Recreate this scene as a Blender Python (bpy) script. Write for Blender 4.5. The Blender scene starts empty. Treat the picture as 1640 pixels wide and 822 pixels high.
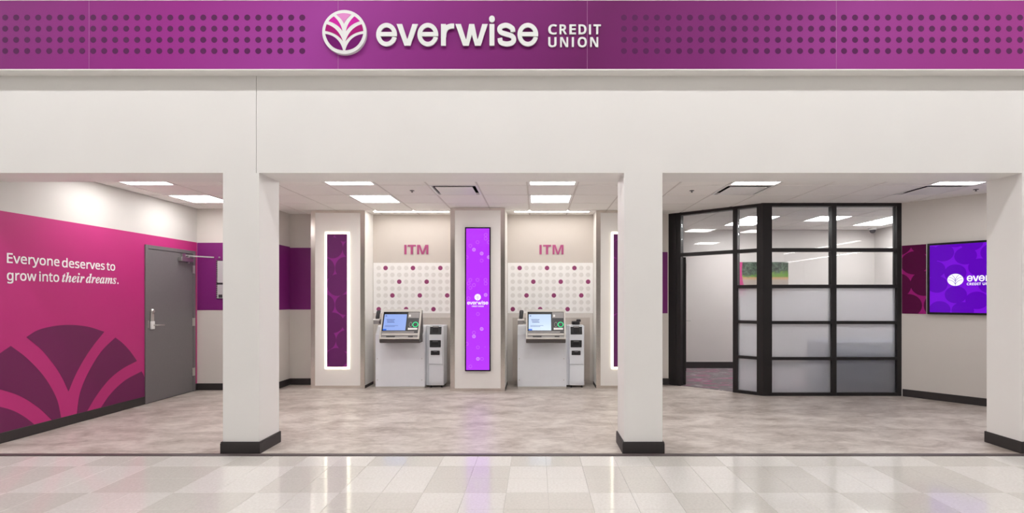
import bpy, bmesh, math, os, random
from mathutils import Matrix, Vector

random.seed(7)
C = bpy.context.scene.collection
SC = bpy.context.scene

# ---------------------------------------------------------------- camera
VX, VY, F, H = 859.0, 477.0, 850.0, 1.43      # vanishing point, focal length (px of 1640x822), eye height
cam_d = bpy.data.cameras.new('camera'); cam = bpy.data.objects.new('camera', cam_d); C.objects.link(cam)
cam.location = (0, 0, H); cam.rotation_euler = (math.pi / 2, 0, 0)
cam_d.sensor_fit = 'HORIZONTAL'; cam_d.sensor_width = 36; cam_d.lens = F / 1640 * 36
cam_d.shift_x = -(VX - 820) / 1640; cam_d.shift_y = (VY - 411) / 1640
cam_d.clip_end = 200
SC.camera = cam

# ---------------------------------------------------------------- world, exposure, lamp levels
W = bpy.data.worlds.new('world'); SC.world = W; W.use_nodes = True
W.node_tree.nodes['Background'].inputs[0].default_value = (1, 1, 1, 1)
W.node_tree.nodes['Background'].inputs[1].default_value = 0.05
SC.view_settings.view_transform = 'Standard'; SC.view_settings.look = 'None'
SC.view_settings.gamma = 1; SC.view_settings.use_curve_mapping = False
SC.view_settings.exposure = 0.15
E_PANEL, E_NICHE, E_OFFICE, E_HALO = 12.5, 16.0, 17.0, 2.4          # lay-in panels, niche slots, office panels, poster halos
E_STRIP_NEAR, E_STRIP = 30.0, 18.0                                # store strip lights

# ---------------------------------------------------------------- helpers
def lin(c):
    c /= 255.0
    return c / 12.92 if c <= 0.04045 else ((c + 0.055) / 1.055) ** 2.4
def S(r, g, b): return (lin(r), lin(g), lin(b), 1)

MATS = {}
def mat(name, col, rough=0.5, metal=0.0, noise=0.0, nscale=30, bump=0.0, bscale=200, coat=0.0, emit=0.0, emit_col=None, spec=0.5, trans=0.0, ior=1.45, alpha=1):
    m = bpy.data.materials.new(name); m.use_nodes = True; MATS[name] = m
    nt = m.node_tree; p = nt.nodes['Principled BSDF']
    p.inputs['Base Color'].default_value = col; p.inputs['Roughness'].default_value = rough
    p.inputs['Metallic'].default_value = metal; p.inputs['Coat Weight'].default_value = coat
    p.inputs['Coat Roughness'].default_value = 0.05
    p.inputs['Specular IOR Level'].default_value = spec
    p.inputs['Transmission Weight'].default_value = trans; p.inputs['IOR'].default_value = ior
    if emit:
        p.inputs['Emission Color'].default_value = emit_col or col; p.inputs['Emission Strength'].default_value = emit
    if noise or bump:
        tc = nt.nodes.new('ShaderNodeTexCoord')
    if noise:
        n = nt.nodes.new('ShaderNodeTexNoise'); n.inputs['Scale'].default_value = nscale; n.inputs['Detail'].default_value = 4
        nt.links.new(tc.outputs['Object'], n.inputs['Vector'])
        hs = nt.nodes.new('ShaderNodeMapRange'); hs.inputs[1].default_value = .25; hs.inputs[2].default_value = .75
        hs.inputs[3].default_value = 1 - noise; hs.inputs[4].default_value = 1 + noise
        nt.links.new(n.outputs['Fac'], hs.inputs[0])
        mx = nt.nodes.new('ShaderNodeVectorMath'); mx.operation = 'SCALE'
        mx.inputs[0].default_value = col[:3]; nt.links.new(hs.outputs[0], mx.inputs['Scale'])
        nt.links.new(mx.outputs[0], p.inputs['Base Color'])
    if bump:
        n = nt.nodes.new('ShaderNodeTexNoise'); n.inputs['Scale'].default_value = bscale
        nt.links.new(tc.outputs['Object'], n.inputs['Vector'])
        b = nt.nodes.new('ShaderNodeBump'); b.inputs['Strength'].default_value = bump; b.inputs['Distance'].default_value = .002
        nt.links.new(n.outputs['Fac'], b.inputs['Height']); nt.links.new(b.outputs[0], p.inputs['Normal'])
    return m

def obj(name, bm, m, parent=None, bevel=0.0, seg=1, smooth=False):
    if bevel:
        bmesh.ops.bevel(bm, geom=[e for e in bm.edges], offset=bevel, segments=seg, affect='EDGES', profile=.5)
    me = bpy.data.meshes.new(name); bm.normal_update(); bm.to_mesh(me); bm.free()
    if smooth:
        for p in me.polygons: p.use_smooth = True
    for mm in (m if isinstance(m, (list, tuple)) else [m]): me.materials.append(mm)
    o = bpy.data.objects.new(name, me); C.objects.link(o); o.parent = parent
    return o
def link_copy(name, src_mesh, parent, loc):
    o = bpy.data.objects.new(name, src_mesh); C.objects.link(o); o.parent = parent; o.location = loc
    return o
def tag(o, label, cat, group=None):
    o['label'] = label; o['category'] = cat
    if group: o['group'] = group
    return o
def thing(name, label, cat, loc=(0, 0, 0), rz=0.0, group=None):
    o = bpy.data.objects.new(name, None); C.objects.link(o); o.empty_display_size = .1
    o.location = loc; o.rotation_euler = (0, 0, rz)
    return tag(o, label, cat, group)
def struct(o):
    o['kind'] = 'structure'; return o
def empty(name, loc=(0, 0, 0), rz=0.0):
    o = bpy.data.objects.new(name, None); C.objects.link(o); o.location = loc; o.rotation_euler = (0, 0, rz); o.empty_display_size = .1
    return o
def copy_tree(src, parent=None):
    c = src.copy(); C.objects.link(c); c.parent = parent
    for ch in list(src.children): copy_tree(ch, c)
    return c

def B(): return bmesh.new()
def bx(bm, x0, x1, y0, y1, z0, z1):
    v = [bm.verts.new((x, y, z)) for z in (z0, z1) for y in (y0, y1) for x in (x0, x1)]
    for f in ((0, 2, 3, 1), (4, 5, 7, 6), (0, 1, 5, 4), (2, 6, 7, 3), (0, 4, 6, 2), (1, 3, 7, 5)):
        bm.faces.new([v[i] for i in f])
    return bm
def box(*a): return bx(B(), *a)
def prism(bm, pts, a0, a1, axis):
    """extrude a polygon; axis 'y': pts are (x,z); 'x': pts are (y,z); 'z': pts are (x,y)"""
    def mk(p, a):
        return {'y': (p[0], a, p[1]), 'x': (a, p[0], p[1]), 'z': (p[0], p[1], a)}[axis]
    n = len(pts)
    lo = [bm.verts.new(mk(p, a0)) for p in pts]; hi = [bm.verts.new(mk(p, a1)) for p in pts]
    bm.faces.new(lo); bm.faces.new(hi[::-1])
    for i in range(n):
        j = (i + 1) % n; bm.faces.new((lo[i], hi[i], hi[j], lo[j]))
    bmesh.ops.recalc_face_normals(bm, faces=bm.faces[:])
    return bm
def circ(cx, cy, r, n=24, a0=0.0, a1=2 * math.pi, ry=None):
    full = abs(a1 - a0 - 2 * math.pi) < 1e-6
    k = n if full else n + 1
    return [(cx + r * math.cos(a0 + (a1 - a0) * i / n), cy + (ry or r) * math.sin(a0 + (a1 - a0) * i / n)) for i in range(k)]
def flat(bm, pts, y):                      # polygon facing the viewer (-y), pts (x,z)
    vs = [bm.verts.new((p[0], y, p[1])) for p in pts]
    f = bm.faces.new(vs); f.normal_update()
    if f.normal.y > 0: f.normal_flip()
    return f
def tube(bm, pts, r, n=10):
    pts = [Vector(p) for p in pts]; rings = []
    for i, p in enumerate(pts):
        t = (pts[min(i + 1, len(pts) - 1)] - pts[max(i - 1, 0)]).normalized()
        up = Vector((0, 0, 1)) if abs(t.z) < .9 else Vector((0, 1, 0))
        a = t.cross(up).normalized(); b = t.cross(a).normalized()
        rings.append([bm.verts.new(p + a * math.cos(2 * math.pi * k / n) * r + b * math.sin(2 * math.pi * k / n) * r) for k in range(n)])
    for i in range(len(rings) - 1):
        for k in range(n):
            bm.faces.new((rings[i][k], rings[i][(k + 1) % n], rings[i + 1][(k + 1) % n], rings[i + 1][k]))
    bm.faces.new(rings[0][::-1]); bm.faces.new(rings[-1])
    bmesh.ops.recalc_face_normals(bm, faces=bm.faces[:])
    return bm
def lathe(bm, prof, n=20, axis='z', c=(0, 0, 0)):
    rings = []
    for r, h in prof:
        ring = []
        for k in range(n):
            a = 2 * math.pi * k / n; u, v = r * math.cos(a), r * math.sin(a)
            p = {'z': (u, v, h), 'y': (u, h, v), 'x': (h, u, v)}[axis]
            ring.append(bm.verts.new((p[0] + c[0], p[1] + c[1], p[2] + c[2])))
        rings.append(ring)
    for i in range(len(rings) - 1):
        for k in range(n):
            bm.faces.new((rings[i][k], rings[i][(k + 1) % n], rings[i + 1][(k + 1) % n], rings[i + 1][k]))
    bm.faces.new(rings[0]); bm.faces.new(rings[-1])
    bmesh.ops.recalc_face_normals(bm, faces=bm.faces[:])
    return bm
def bez(p0, p1, p2, n=10):
    return [((1 - t) ** 2 * p0[0] + 2 * (1 - t) * t * p1[0] + t * t * p2[0], (1 - t) ** 2 * p0[1] + 2 * (1 - t) * t * p1[1] + t * t * p2[1]) for t in [i / n for i in range(n + 1)]]
def through(pts, n=8):                     # smooth curve through points (Catmull-Rom)
    out = []
    q = [(2 * pts[0][0] - pts[1][0], 2 * pts[0][1] - pts[1][1])] + list(pts) + [(2 * pts[-1][0] - pts[-2][0], 2 * pts[-1][1] - pts[-2][1])]
    for i in range(1, len(q) - 2):
        for k in range(n):
            t = k / n; r = []
            for d in (0, 1):
                a, b, c, e = q[i - 1][d], q[i][d], q[i + 1][d], q[i + 2][d]
                r.append(.5 * (2 * b + (c - a) * t + (2 * a - 5 * b + 4 * c - e) * t * t + (3 * b - a - 3 * c + e) * t ** 3))
            out.append(tuple(r))
    out.append(tuple(pts[-1])); return out
def clip_rect(pts, x0, x1, z0, z1):
    for d, lim, sgn in ((0, x0, 1), (0, x1, -1), (1, z0, 1), (1, z1, -1)):
        out = []
        for i in range(len(pts)):
            a, b = pts[i - 1], pts[i]
            ia, ib = sgn * (a[d] - lim) >= 0, sgn * (b[d] - lim) >= 0
            if ia != ib:
                t = (lim - a[d]) / (b[d] - a[d]); out.append((a[0] + t * (b[0] - a[0]), a[1] + t * (b[1] - a[1])))
            if ib: out.append(b)
        pts = out
        if len(pts) < 3: return []
    return pts
def PX(px, Y): return (px - VX) * Y / F            # pixel column on a frontal plane at depth Y
def PZ(py, Y): return H - (py - VY) * Y / F

# fonts that ship with Blender; the built-in face is the fallback
FD = os.path.join(bpy.utils.resource_path('LOCAL'), 'datafiles', 'fonts')
def font(n):
    try: return bpy.data.fonts.load(os.path.join(FD, n))
    except Exception: return None
INTER, MATH = font('Inter.woff2'), font('NotoSansMath-Regular.woff2')
def text_bm(s, fnt, ext=0.0, off=0.0, bev=0.0, space=1.0, res=6):
    cu = bpy.data.curves.new('lettering', 'FONT'); cu.body = s
    if fnt: cu.font = fnt
    cu.extrude = ext; cu.offset = off; cu.bevel_depth = bev; cu.bevel_resolution = 1; cu.space_character = space; cu.resolution_u = res
    o = bpy.data.objects.new('lettering', cu); C.objects.link(o)
    me = bpy.data.meshes.new_from_object(o)
    bm = B(); bm.from_mesh(me)
    bpy.data.objects.remove(o); bpy.data.curves.remove(cu); bpy.data.meshes.remove(me)
    return bm
def fit_text(bm, x0, x1, z0, z1, yfront, depth, keep_aspect=False):
    """stand the glyphs up facing -y inside the rectangle"""
    xs = [v.co.x for v in bm.verts]; ys = [v.co.y for v in bm.verts]; zs = [v.co.z for v in bm.verts]
    ax, bx_, ay, by, az, bz = min(xs), max(xs), min(ys), max(ys), min(zs), max(zs)
    sx = (x1 - x0) / (bx_ - ax); sy = (z1 - z0) / (by - ay); sz = depth / (bz - az) if bz > az else 0
    for v in bm.verts:
        x, y, z = v.co
        v.co = (x0 + (x - ax) * sx, yfront + (bz - z) * sz, z0 + (y - ay) * sy)
    return bm

def fatten(bm, e):                          # heavier weight: overlaid copies nudged by e
    me = bpy.data.meshes.new('t'); bm.to_mesh(me); bm.free(); o = B()
    for k, (dx, dy) in enumerate(((e, e), (-e, e), (e, -e), (-e, -e))):
        n0 = len(o.verts); o.from_mesh(me); o.verts.ensure_lookup_table()
        for v in o.verts[n0:]: v.co.x += dx; v.co.y += dy; v.co.z += .004 * k
    bpy.data.meshes.remove(me); return o
def bold(t):                                # heavy sans capitals of the bundled symbol font
    return ''.join(chr(0x1D5D4 + ord(c) - 65) if c.isupper() else c for c in t)
def cap_bm(ch, ext=.05, res=8):
    if ch == 'I': return box(0, .18, 0, .72, -.05, .05)      # a plain upright without slabs
    return text_bm(bold(ch), MATH, ext=ext, res=res) if MATH else text_bm(ch, None, ext=ext)

# rounded wordmark letters drawn as strokes and polygons (units of a 1640 px wide crop of the sign)
def stroke_poly(pts, t):
    L, Rr = [], []
    for i, p in enumerate(pts):
        a, b = pts[max(i - 1, 0)], pts[min(i + 1, len(pts) - 1)]
        dx, dy = b[0] - a[0], b[1] - a[1]; q = math.hypot(dx, dy) or 1
        L.append((p[0] - dy / q * t / 2, p[1] + dx / q * t / 2)); Rr.append((p[0] + dy / q * t / 2, p[1] - dx / q * t / 2))
    return [[L[i], L[i + 1], Rr[i + 1], Rr[i]] for i in range(len(pts) - 1)]
def ring_polys(cx, cy, rx, ry, t, a0, a1, n=44):
    out = []
    for i in range(n):
        q = []
        for a, k in ((a0 + (a1 - a0) * i / n, 0), (a0 + (a1 - a0) * (i + 1) / n, 0), (a0 + (a1 - a0) * (i + 1) / n, t), (a0 + (a1 - a0) * i / n, t)):
            q.append((cx + (rx - k) * math.cos(a), cy - (ry - k) * math.sin(a)))
        out.append(q)
    return out
def glyph_e(x):
    r = math.radians
    return [[(x + 20, 190), (x + 184, 190), (x + 186, 228), (x + 20, 228)]] + ring_polys(x + 93.5, 213, 93.5, 105, 39, r(-8), r(345))
WORD = [
    glyph_e(78),
    [[(262, 118), (312, 118), (357, 252), (332, 312)], [(332, 312), (357, 252), (361, 252), (385, 312)], [(361, 252), (405, 118), (455, 118), (385, 312)]],
    glyph_e(450),
    [[(662, 118), (706, 118), (706, 312), (662, 312)]] + stroke_poly(through([(686, 232), (693, 185), (716, 150), (750, 137), (780, 136)], 6), 44),
    [[(792, 118), (842, 118), (886, 254), (860, 312)], [(860, 312), (886, 254), (890, 254), (911, 312)], [(890, 254), (916, 118), (940, 118), (940, 214), (911, 312)],
     [(940, 118), (962, 118), (990, 254), (968, 312), (940, 214)], [(968, 312), (990, 254), (994, 254), (1020, 312)], [(994, 254), (1034, 118), (1083, 118), (1020, 312)]],
    [[(1099, 118), (1143, 118), (1143, 312), (1099, 312)], circ(1121, 72, 26, 24, ry=30)],
    stroke_poly(through([(1310, 188), (1303, 155), (1254, 129), (1205, 140), (1190, 166), (1205, 193), (1254, 209), (1303, 227), (1318, 257), (1303, 285), (1254, 297), (1203, 283), (1192, 244)], 6), 43),
    glyph_e(1351),
]
def word_bm(glyphs, fx, fz, y0, y1):
    out = B()
    for polys in glyphs:
        for k, q in enumerate(polys):       # the first piece stands a hair proud where strokes cross
            bm = prism(B(), [(fx(x), fz(z)) for x, z in q], y0 - (.0006 if k == 0 else 0), y1, 'y')
            me = bpy.data.meshes.new('t'); bm.to_mesh(me); bm.free(); out.from_mesh(me); bpy.data.meshes.remove(me)
    return out
def word_fit(x0, x1, z0, z1, y0, y1):
    fx = lambda x: x0 + (x - 78) / (1538 - 78) * (x1 - x0); fz = lambda z: z0 + (318 - z) / (318 - 42) * (z1 - z0)
    return word_bm(WORD, fx, fz, y0, y1)

# ---------------------------------------------------------------- materials
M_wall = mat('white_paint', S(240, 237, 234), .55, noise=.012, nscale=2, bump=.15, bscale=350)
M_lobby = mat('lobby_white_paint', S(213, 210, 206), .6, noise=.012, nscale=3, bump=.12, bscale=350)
M_greige = mat('greige_paint', S(221, 215, 209), .6, noise=.012, nscale=3, bump=.12, bscale=350)
M_beige = mat('beige_paint', S(211, 202, 194), .6, noise=.01, nscale=3)
M_magenta = mat('magenta_wall_paint', S(190, 44, 122), .5, noise=.03, nscale=2.2, bump=.2, bscale=300)
M_petal_wall = mat('plum_vinyl', S(112, 26, 84), .5, noise=.03, nscale=3, bump=.2, bscale=300)
M_plum = mat('purple_wall_paint', S(126, 32, 116), .5, noise=.02, nscale=3, bump=.15, bscale=300)
M_base = mat('dark_rubber', S(52, 47, 47), .5, noise=.05, nscale=20)
M_strip = mat('dark_threshold_rubber', S(88, 78, 78), .4, noise=.06, nscale=30)
M_ceiltile = mat('mineral_ceiling_tile', S(246, 243, 239), .9, noise=.03, nscale=120, bump=.5, bscale=180)
M_tee = mat('ceiling_grid_metal', S(214, 208, 202), .5, noise=.01)
M_dark = mat('dark_plenum', S(14, 13, 13), .9, noise=.1)
M_white_metal = mat('white_enamel', S(235, 234, 232), .4, noise=.01)
M_panel = mat('lit_diffuser', S(255, 252, 246), .5, emit=E_PANEL, emit_col=S(253, 251, 249), noise=.001)
M_niche = mat('lit_slot_diffuser', S(255, 252, 246), .5, emit=E_NICHE, emit_col=S(253, 250, 246), noise=.001)
M_officelamp = mat('lit_office_diffuser', S(255, 252, 246), .5, emit=E_OFFICE, emit_col=S(252, 250, 250), noise=.001)
M_halo = mat('led_halo', S(255, 252, 235), .5, emit=E_HALO, emit_col=S(255, 253, 226), noise=.001)
M_strip_near = mat('lit_strip_lens_near', S(255, 255, 250), .5, emit=E_STRIP_NEAR, emit_col=S(252, 252, 253), noise=.001)
M_strip_far = mat('lit_strip_lens', S(255, 255, 250), .5, emit=E_STRIP, emit_col=S(252, 252, 253), noise=.001)
M_doorgrey = mat('grey_door_enamel', S(116, 112, 114), .45, noise=.03, nscale=40, bump=.15, bscale=250)
M_steel = mat('satin_steel', S(205, 203, 200), .3, metal=1.0, noise=.03, nscale=60)
M_guard = mat('brushed_stainless_guard', S(226, 219, 213), .2, metal=1.0, noise=.05, nscale=6)
M_splash = mat('glossy_laminate_backing', S(210, 201, 193), .18, metal=.2, noise=.05, nscale=4)
M_black = mat('black_frame_metal', S(30, 26, 27), .4, noise=.05, nscale=20)
M_bezel = mat('black_bezel_plastic', S(12, 11, 14), .25, noise=.02)
M_lam = mat('off_white_laminate', S(246, 243, 239), .45, noise=.01, nscale=2)
M_dotpanel = mat('white_dot_panel', S(252, 250, 248), .5, noise=.008, nscale=3)
M_gdot = mat('pale_grey_dot_print', S(233, 230, 227), .5, noise=.02)
M_pdot = mat('plum_dot_print', S(150, 62, 112), .5, noise=.03)
M_itmtext = mat('rose_lettering', S(176, 76, 126), .5, noise=.03)
M_fdot = mat('fascia_dot_print', S(86, 20, 80), .55, noise=.04, nscale=40, spec=.25)
M_whiteletter = mat('white_letter_acrylic', S(232, 233, 231), .35, noise=.01)
M_vinylwhite = mat('white_vinyl', S(250, 247, 248), .5, noise=.005)
M_seam = mat('panel_seam_edge', S(176, 120, 164), .5, noise=.02)
M_itm = mat('light_grey_enamel', S(242, 245, 251), .45, noise=.012, nscale=8, bump=.08, bscale=500)
M_itm_head = mat('warm_grey_plastic', S(205, 201, 195), .4, noise=.015)
M_itm_chin = mat('mid_grey_plastic', S(86, 81, 80), .5, noise=.03)
M_itm_dark = mat('charcoal_plastic', S(48, 47, 50), .35, noise=.05)
M_itm_mid = mat('grey_plastic', S(150, 147, 146), .45, noise=.03)
M_slot = mat('slot_black', S(18, 17, 19), .4, noise=.03)
M_green = mat('green_led_ring', S(20, 210, 130), .4, emit=.7, emit_col=S(15, 215, 130), noise=.001)
M_scr1 = mat('pale_blue_screen', S(20, 20, 24), .2, emit=.92, emit_col=S(150, 176, 240), noise=.001)
M_scr2 = mat('white_blue_screen', S(20, 20, 24), .2, emit=.95, emit_col=S(196, 216, 244), noise=.001)
M_scrtext = mat('screen_text_blue', S(20, 20, 24), .3, emit=.6, emit_col=S(105, 125, 190), noise=.001)
M_scrblue = mat('screen_button_blue', S(20, 20, 24), .3, emit=.8, emit_col=S(40, 110, 230), noise=.001)
M_violet = mat('violet_screen', S(10, 5, 15), .12, emit=1.0, emit_col=S(180, 52, 250), noise=.001)
M_bubble = mat('violet_screen_bubble', S(10, 5, 15), .15, emit=1.0, emit_col=S(200, 98, 252), noise=.001)
M_bubble2 = mat('violet_screen_bright_bubble', S(10, 5, 15), .15, emit=1.0, emit_col=S(214, 150, 252), noise=.001)
M_scrwhite = mat('screen_white', S(20, 20, 20), .2, emit=1.0, emit_col=S(250, 246, 255), noise=.001)
M_tv = mat('indigo_screen', S(10, 5, 15), .15, emit=1.0, emit_col=S(116, 12, 206), noise=.001, spec=.2)
M_tvdisc = mat('indigo_screen_disc', S(10, 5, 15), .15, emit=1.0, emit_col=S(90, 0, 176), noise=.001, spec=.2)
M_gfx = mat('magenta_graphic_print', S(172, 34, 130), .6, spec=.15, noise=.03)
M_gfxdisc = mat('maroon_graphic_print', S(94, 14, 68), .6, spec=.15, noise=.04)
M_poster = mat('violet_poster_print', S(150, 46, 146), .4, noise=.03)
M_posterdisc = mat('plum_poster_print', S(108, 36, 106), .4, noise=.04)
M_paper = mat('grey_paper', S(196, 190, 194), .7, noise=.05, nscale=60)
M_ink = mat('printed_ink', S(60, 55, 60), .6, noise=.05)
M_desk = mat('slate_blue_laminate', S(112, 124, 156), .5, noise=.03)
M_deskdark = mat('slate_side_laminate', S(80, 90, 122), .8, noise=.1, nscale=80)
M_oof = mat('office_white_paint', S(208, 203, 200), .6, noise=.012, nscale=3)

def tile_mat(name, c1, c2, speck):
    m = mat(name, c1, .09, coat=.2)
    nt = m.node_tree; p = nt.nodes['Principled BSDF']
    tc = nt.nodes.new('ShaderNodeNewGeometry'); n = nt.nodes.new('ShaderNodeTexNoise'); n.inputs['Scale'].default_value = 55; n.inputs['Detail'].default_value = 6
    v = nt.nodes.new('ShaderNodeTexVoronoi'); v.inputs['Scale'].default_value = 42
    nt.links.new(tc.outputs['Position'], n.inputs['Vector']); nt.links.new(tc.outputs['Position'], v.inputs['Vector'])
    r = nt.nodes.new('ShaderNodeValToRGB'); r.color_ramp.elements[0].position = .35; r.color_ramp.elements[1].position = .65
    r.color_ramp.elements[0].color = c2; r.color_ramp.elements[1].color = c1
    nt.links.new(n.outputs['Fac'], r.inputs[0])
    lt = nt.nodes.new('ShaderNodeMath'); lt.operation = 'LESS_THAN'; lt.inputs[1].default_value = .09
    nt.links.new(v.outputs['Distance'], lt.inputs[0])
    mx = nt.nodes.new('ShaderNodeMix'); mx.data_type = 'RGBA'; mx.inputs[7].default_value = speck
    nt.links.new(lt.outputs[0], mx.inputs[0]); nt.links.new(r.outputs[0], mx.inputs[6]); nt.links.new(mx.outputs[2], p.inputs['Base Color'])
    return m
M_tw = tile_mat('white_vinyl_tile', S(234, 231, 226), S(225, 221, 215), S(205, 198, 190))
M_tg = tile_mat('grey_vinyl_tile', S(221, 217, 210), S(212, 208, 201), S(196, 190, 182))

def checker_mat():
    m = mat('vinyl_tile_field', S(220, 217, 211), .13, coat=.25)
    nt = m.node_tree; p = nt.nodes['Principled BSDF']
    g = nt.nodes.new('ShaderNodeNewGeometry'); mp = nt.nodes.new('ShaderNodeMapping'); ck = nt.nodes.new('ShaderNodeTexChecker')
    mp.inputs['Location'].default_value = (.221, -3.885, .3)
    ck.inputs['Scale'].default_value = 1 / .61
    ck.inputs['Color1'].default_value = S(230, 227, 221); ck.inputs['Color2'].default_value = S(211, 207, 199)
    nt.links.new(g.outputs['Position'], mp.inputs['Vector']); nt.links.new(mp.outputs[0], ck.inputs['Vector']); nt.links.new(ck.outputs[0], p.inputs['Base Color'])
    return m
M_field = checker_mat()

def stone_mat():
    m = mat('slate_look_vinyl', S(196, 186, 177), .34)
    nt = m.node_tree; p = nt.nodes['Principled BSDF']
    g = nt.nodes.new('ShaderNodeNewGeometry'); mp = nt.nodes.new('ShaderNodeMapping')
    mp.inputs['Rotation'].default_value = (0, 0, math.radians(-24)); mp.inputs['Scale'].default_value = (1.3, 2.3, 1)
    nt.links.new(g.outputs['Position'], mp.inputs['Vector'])
    a = nt.nodes.new('ShaderNodeTexNoise'); a.inputs['Scale'].default_value = 1.9; a.inputs['Detail'].default_value = 7; a.inputs['Roughness'].default_value = .62; a.inputs['Distortion'].default_value = .5
    b = nt.nodes.new('ShaderNodeTexNoise'); b.inputs['Scale'].default_value = 9; b.inputs['Detail'].default_value = 6; b.inputs['Roughness'].default_value = .7
    nt.links.new(mp.outputs[0], a.inputs['Vector']); nt.links.new(mp.outputs[0], b.inputs['Vector'])
    ad = nt.nodes.new('ShaderNodeMath'); ad.operation = 'MULTIPLY_ADD'; ad.inputs[1].default_value = .55
    nt.links.new(b.outputs['Fac'], ad.inputs[0]); nt.links.new(a.outputs['Fac'], ad.inputs[2])
    r = nt.nodes.new('ShaderNodeValToRGB'); cr = r.color_ramp
    cr.elements[0].position = .48; cr.elements[0].color = S(136, 120, 111)
    cr.elements[1].position = .95; cr.elements[1].color = S(216, 208, 200)
    e = cr.elements.new(.62); e.color = S(170, 158, 149)
    e = cr.elements.new(.78); e.color = S(195, 185, 177)
    nt.links.new(ad.outputs[0], r.inputs[0])
    nt.links.new(r.outputs[0], p.inputs['Base Color'])
    bm_ = nt.nodes.new('ShaderNodeBump'); bm_.inputs['Strength'].default_value = .12; bm_.inputs['Distance'].default_value = .003
    nt.links.new(b.outputs['Fac'], bm_.inputs['Height']); nt.links.new(bm_.outputs[0], p.inputs['Normal'])
    return m
M_stone = stone_mat()

def carpet_mat():
    m = mat('carpet_grey_pink', S(118, 110, 112), .95)
    nt = m.node_tree; p = nt.nodes['Principled BSDF']
    g = nt.nodes.new('ShaderNodeNewGeometry'); mp = nt.nodes.new('ShaderNodeMapping')
    mp.inputs['Scale'].default_value = (1.3, 13, 1); nt.links.new(g.outputs['Position'], mp.inputs['Vector'])
    def band(scale, lo, hi, off):
        m2 = nt.nodes.new('ShaderNodeMapping'); m2.inputs['Location'].default_value = (off, off * 2, 0); nt.links.new(mp.outputs[0], m2.inputs['Vector'])
        n = nt.nodes.new('ShaderNodeTexNoise'); n.inputs['Scale'].default_value = scale; n.inputs['Detail'].default_value = 3; nt.links.new(m2.outputs[0], n.inputs['Vector'])
        r = nt.nodes.new('ShaderNodeMapRange'); r.inputs[1].default_value = lo; r.inputs[2].default_value = hi; nt.links.new(n.outputs['Fac'], r.inputs[0]); return r
    r1, r2 = band(1.4, .60, .64, 3.0), band(3.1, .62, .66, 9.0)
    x1 = nt.nodes.new('ShaderNodeMix'); x1.data_type = 'RGBA'; x1.inputs[6].default_value = S(118, 110, 113); x1.inputs[7].default_value = S(188, 48, 126)
    nt.links.new(r1.outputs[0], x1.inputs[0])
    x2 = nt.nodes.new('ShaderNodeMix'); x2.data_type = 'RGBA'; x2.inputs[7].default_value = S(196, 190, 190)
    nt.links.new(r2.outputs[0], x2.inputs[0]); nt.links.new(x1.outputs[2], x2.inputs[6]); nt.links.new(x2.outputs[2], p.inputs['Base Color'])
    return m
M_carpet = carpet_mat()

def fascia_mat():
    m = mat('purple_fascia_print_sheen', S(128, 40, 115), .55, spec=.25)
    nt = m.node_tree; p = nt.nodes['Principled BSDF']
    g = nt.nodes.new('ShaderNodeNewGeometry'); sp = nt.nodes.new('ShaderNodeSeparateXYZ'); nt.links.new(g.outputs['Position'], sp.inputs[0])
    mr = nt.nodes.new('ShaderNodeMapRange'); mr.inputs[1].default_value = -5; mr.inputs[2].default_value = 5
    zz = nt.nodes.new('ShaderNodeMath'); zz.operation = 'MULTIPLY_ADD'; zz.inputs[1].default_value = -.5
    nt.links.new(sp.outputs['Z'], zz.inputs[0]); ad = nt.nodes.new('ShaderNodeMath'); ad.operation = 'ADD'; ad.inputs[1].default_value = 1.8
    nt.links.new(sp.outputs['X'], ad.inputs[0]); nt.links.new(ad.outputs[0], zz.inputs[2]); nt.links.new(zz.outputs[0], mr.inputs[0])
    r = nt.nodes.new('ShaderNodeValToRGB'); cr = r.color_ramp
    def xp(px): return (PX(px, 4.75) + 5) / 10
    cols = [(0, (132, 38, 118)), (250, (150, 32, 134)), (480, (160, 58, 152)), (700, (134, 36, 122)), (940, (106, 20, 92)), (1150, (126, 34, 112)), (1340, (154, 54, 142)), (1600, (156, 46, 136))]  # printed gradient with sheen from the lighting mixed into the colours
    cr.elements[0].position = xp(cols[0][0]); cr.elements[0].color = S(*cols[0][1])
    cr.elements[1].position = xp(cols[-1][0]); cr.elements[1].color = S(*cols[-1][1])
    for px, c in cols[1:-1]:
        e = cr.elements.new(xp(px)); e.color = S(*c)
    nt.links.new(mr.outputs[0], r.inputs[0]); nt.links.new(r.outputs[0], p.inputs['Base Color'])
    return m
M_fascia = fascia_mat()

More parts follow.
